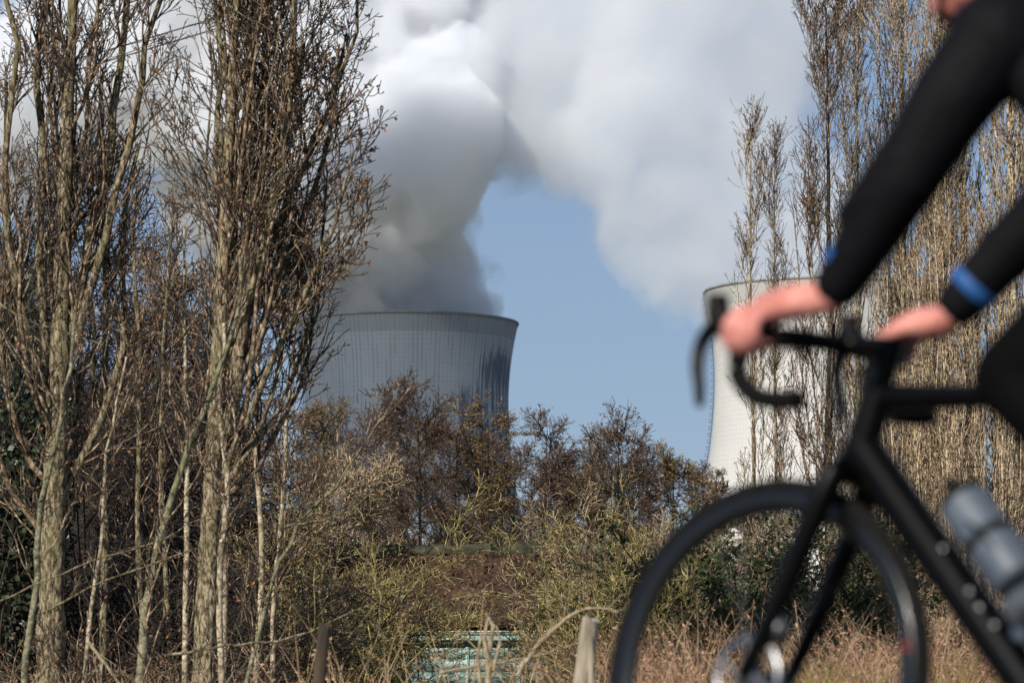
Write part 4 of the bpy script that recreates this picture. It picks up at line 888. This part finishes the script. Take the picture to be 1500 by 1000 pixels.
def person():
    m_skin = mat('reddish_skin', [(.34, .115, .095), (.52, .21, .175), (.6, .29, .24)], scale=22, rough=.5, sss=.25)  # the skin's own mottled reddish tone
    m_black = mat('black_jersey_cloth', [(.001, .001, .0018), (.0032, .0032, .005)], scale=14, rough=.75, spec=.12, bump=.25)
    m_tight = mat('black_tights', [(.001, .001, .0011), (.002, .002, .0022)], scale=14, rough=.8, spec=.06)
    m_blue = mat('blue_cuff_stripe', [(.008, .05, .18), (.018, .09, .28)], scale=12, rough=.6)
    m_shoe = mat('grey_shoe', [(.04, .045, .055), (.09, .1, .12)], scale=10, rough=.45)
    m_helm = mat('black_helmet', [(.015, .015, .017), (.03, .03, .032)], scale=9, rough=.3, coat=.4)
    m_hair = mat('dark_hair', [(.02, .012, .008), (.06, .04, .025)], scale=40, rough=.6)
    root = empty('person'); root.matrix_world = BIKE
    tag(root, 'cyclist in black jersey and tights with blue cuff stripes, both hands on the handlebar', 'person')
    hip = (-.875, 0, 1.04); S = {}; E = {}; W = {}
    for s in (-1, 1):
        S[s] = (-.505, s * .175, 1.335); E[s] = (-.39, s * .232, 1.105); W[s] = (-.234, s * .203, .93)
    S[-1] = (-.49, -.175, 1.37); E[-1] = (-.335, -.235, 1.175); W[-1] = (-.168, -.2, .993)
    K = {1: (-.537, .10, .803), -1: (-.575, -.105, .71)}; A = {1: (-.765, .112, .52), -1: (-.62, -.112, .235)}; H = {s: (-.875, s * .085, 1.03) for s in (-1, 1)}
    body = []; ext = []
    body += [([hip, (-.76, 0, 1.16), (-.62, 0, 1.29), (-.52, 0, 1.345)], [.115, .105, .12, .1]), ([(-.5, 0, 1.37), (-.43, 0, 1.42), (-.385, 0, 1.5)], [.065, .055, .055])]
    for s in (-1, 1):
        body += [([S[s], E[s]], [.05, .038]), ([E[s], W[s]], [.04, .027]), ([(-.53, 0, 1.335), S[s]], [.085, .058]),
                 ([H[s], K[s]], [.08, .055]), ([K[s], tuple(np.array(K[s]) * .6 + np.array(A[s]) * .4 + [-.025, 0, 0]), A[s]], [.05, .052, .034]), ([A[s], tuple(np.array(A[s]) + [.06, 0, -.045]), tuple(np.array(A[s]) + [.15, 0, -.075])], [.032, .036, .024])]
        # hand on the hood: palm, four fingers round the outside, thumb inside
        w_ = np.array(W[s]); y = lambda v: s * v; T_ = lambda a, b, c: tw((a - .012, b, c))
        body += [([w_, T_(-.165, y(.204), .955), T_(-.125, y(.207), .952), T_(-.085, y(.212), .945)], [.026, .029, .03, .026]), ([w_ + [0, 0, 0], T_(-.155, y(.188), .952), T_(-.115, y(.19), .948)], [.02, .022, .02]), ([T_(-.15, y(.222), .948), T_(-.11, y(.228), .942)], [.02, .018])]
        for i, (x0, L) in enumerate(((-.042, .95), (-.062, 1.05), (-.083, 1.0), (-.102, .8))):
            body += [([T_(x0, y(.222), .945), T_(x0 + .012, y(.24), .925), T_(x0 + .016, y(.238), .925 - .027 * L), T_(x0 + .016, y(.222), .925 - .044 * L), T_(x0 + .012, y(.203), .925 - .047 * L)], [.0098, .009, .0085, .008, .007])]
        body += [([T_(-.14, y(.182), .95), T_(-.095, y(.171), .94), T_(-.062, y(.169), .926), T_(-.036, y(.172), .914)], [.015, .0125, .011, .0085])]
    # head: skull, jaw, nose, ears, lips, brow
    hc = np.array([-.325, 0, 1.558]); F_ = lambda x, y, z: tuple(hc + [x, y, z])
    ext += [(F_(-.01, 0, .03), (.098, .076, .095)), (F_(.028, 0, -.03), (.062, .058, .075)), (F_(.052, 0, -.088), (.036, .036, .026)), (F_(.09, 0, -.012), (.022, .013, .016)), (F_(.08, 0, .015), (.014, .009, .03)),
            (F_(.0, .078, -.005), (.018, .01, .032)), (F_(.0, -.078, -.005), (.018, .01, .032)), (F_(.078, 0, -.05), (.016, .024, .007)), (F_(.075, 0, -.06), (.015, .022, .007)), (F_(.075, 0, .035), (.02, .048, .01))]
    bd = capsules(body, ext); bo = fuse(bd, 'body', m_skin, root, .004, 2)
    m_eye = mat('eye_white', [(.6, .6, .58), (.7, .7, .68)], rough=.2); 
    for s in (-1, 1): capsules([], [(F_(.074, s * .03, .012), (.012, .012, .012))]).build('eye', m_eye, bo)
    # jersey
    j = [([(-.875, 0, 1.06), (-.78, 0, 1.17), (-.62, 0, 1.295), (-.53, 0, 1.345)], [.135, .128, .138, .115]), ([(-.51, 0, 1.365), (-.455, 0, 1.41)], [.085, .07])]
    cuffs = []
    rng = np.random.default_rng(7)
    for s in (-1, 1):
        e, sh, wr = np.array(E[s]), np.array(S[s]), np.array(W[s])
        mid = sh * .5 + e * .5 + [0, s * .012, 0]; fm = e * .55 + wr * .45 + [0, 0, .0]
        j += [([(-.54, 0, 1.335), sh], [.1, .082]), ([sh, mid, e], [.077, .068, .056]), ([e, fm, wr * .88 + e * .12], [.056, .049, .04])]
        j += [([tuple(np.array(S[s]) + [-.07, -s * .05, -.06]), tuple(np.array(S[s]) + [-.15, -s * .07, -.1])], [.07, .07])]
        # folds in the crook of the elbow
        for t in (-.34, -.2, -.08, .06, .2, .36):
            c = e + ((wr - e) if t > 0 else (e - sh)) * t; ext_ = perp(np.array([[1., 0, .5]]), rng)[0]
            a0 = c + np.array([.03, -s * .035, -.03]); a1 = c + np.array([-.02, s * .045, .03]); j += [([tuple(a0), tuple(c + np.array([.035, s * .01, .01])), tuple(a1)], [.014, .036, .016])]
        cuffs.append((s, wr, e))
    jo = fuse(capsules(j, [((-.66, 0, 1.24), (.15, .155, .11))]), 'jersey', m_black, root, .006, 3)
    for s, wr, e in cuffs:
        ax = (e - wr) / np.linalg.norm(e - wr); c0 = wr + ax * .066; side = np.array([.8, -.1, .5]) if s > 0 else np.array([-.5, .8, .1]); side -= side @ ax * ax; side /= np.linalg.norm(side); o2 = np.cross(ax, side)
        th = np.linspace(-1.5, 1.5, 21); q = MB(); v = []
        for t, rr in ((-.012, .0437), (-.010, .0452), (.010, .0472), (.012, .0456)):
            v.append(c0 + ax * t + rr * (np.outer(np.cos(th), side) + np.outer(np.sin(th), o2)))
        v = np.concatenate(v); idx = np.arange(4 * 21).reshape(4, 21); q.add(v, np.stack([idx[:-1, :-1], idx[:-1, 1:], idx[1:, 1:], idx[1:, :-1]], -1).reshape(-1, 4)); q.build('cuff_stripe', m_blue, jo)
    # tights
    tg = [([(-.89, 0, 1.01), (-.84, 0, 1.1)], [.14, .13])]
    for s in (-1, 1):
        k, a, h = np.array(K[s]), np.array(A[s]), np.array(H[s])
        tg += [([h, h * .5 + k * .5 + [0, 0, .01], k], [.105, .088, .07]), ([k, k * .6 + a * .4 + [-.028, 0, 0], a + [0, 0, .0]], [.068, .064, .042])]
    fuse(capsules(tg), 'tights', m_tight, root, .008, 5)
    for s in (-1, 1):
        a = np.array(A[s]); sh = capsules([([a + [-.04, 0, -.03], a + [.02, 0, -.035], a + [.09, 0, -.06], a + [.175, 0, -.083]], [.043, .044, .045, .032]), ([a + [0, 0, .03], a + [0, 0, -.02]], [.044, .044]), ([a + [-.05, 0, -.075], a + [.06, 0, -.088], a + [.17, 0, -.1]], [.022, .02, .018])])
        fuse(sh, 'shoe', m_shoe, root, .006, 3)
    hm = capsules([], [(F_(-.02, 0, .068), (.13, .092, .085))]); ho = fuse(hm, 'helmet', m_helm, root, .008, 2)
    v = MB()
    for yy in (-.05, -.017, .017, .05): tube(v, [F_(.085, yy * .8, .105), F_(.0, yy, .156), F_(-.09, yy * .9, .125)], .008, n=12, sides=8)
    v.build('vent_rib', m_tape, ho)
    for s in (-1, 1): st = MB(); tube(st, [F_(.01, s * .08, .03), F_(.03, s * .066, -.05), F_(.05, s * .03, -.112), F_(.05, 0, -.118)], .0045, n=14, sides=6); st.build('chin_strap', m_tape, ho)
    hr = fuse(capsules([], [(F_(-.045, 0, .0), (.075, .081, .065))]), 'hair', m_hair, root, .008, 2)
    return root
# ---------------------------------------------------------------- build
steam_plumes()
shed(); fence(); cables()
trees_right(); trees_left(); trees_middle(); shrubs(); grasses()
bicycle(); person()
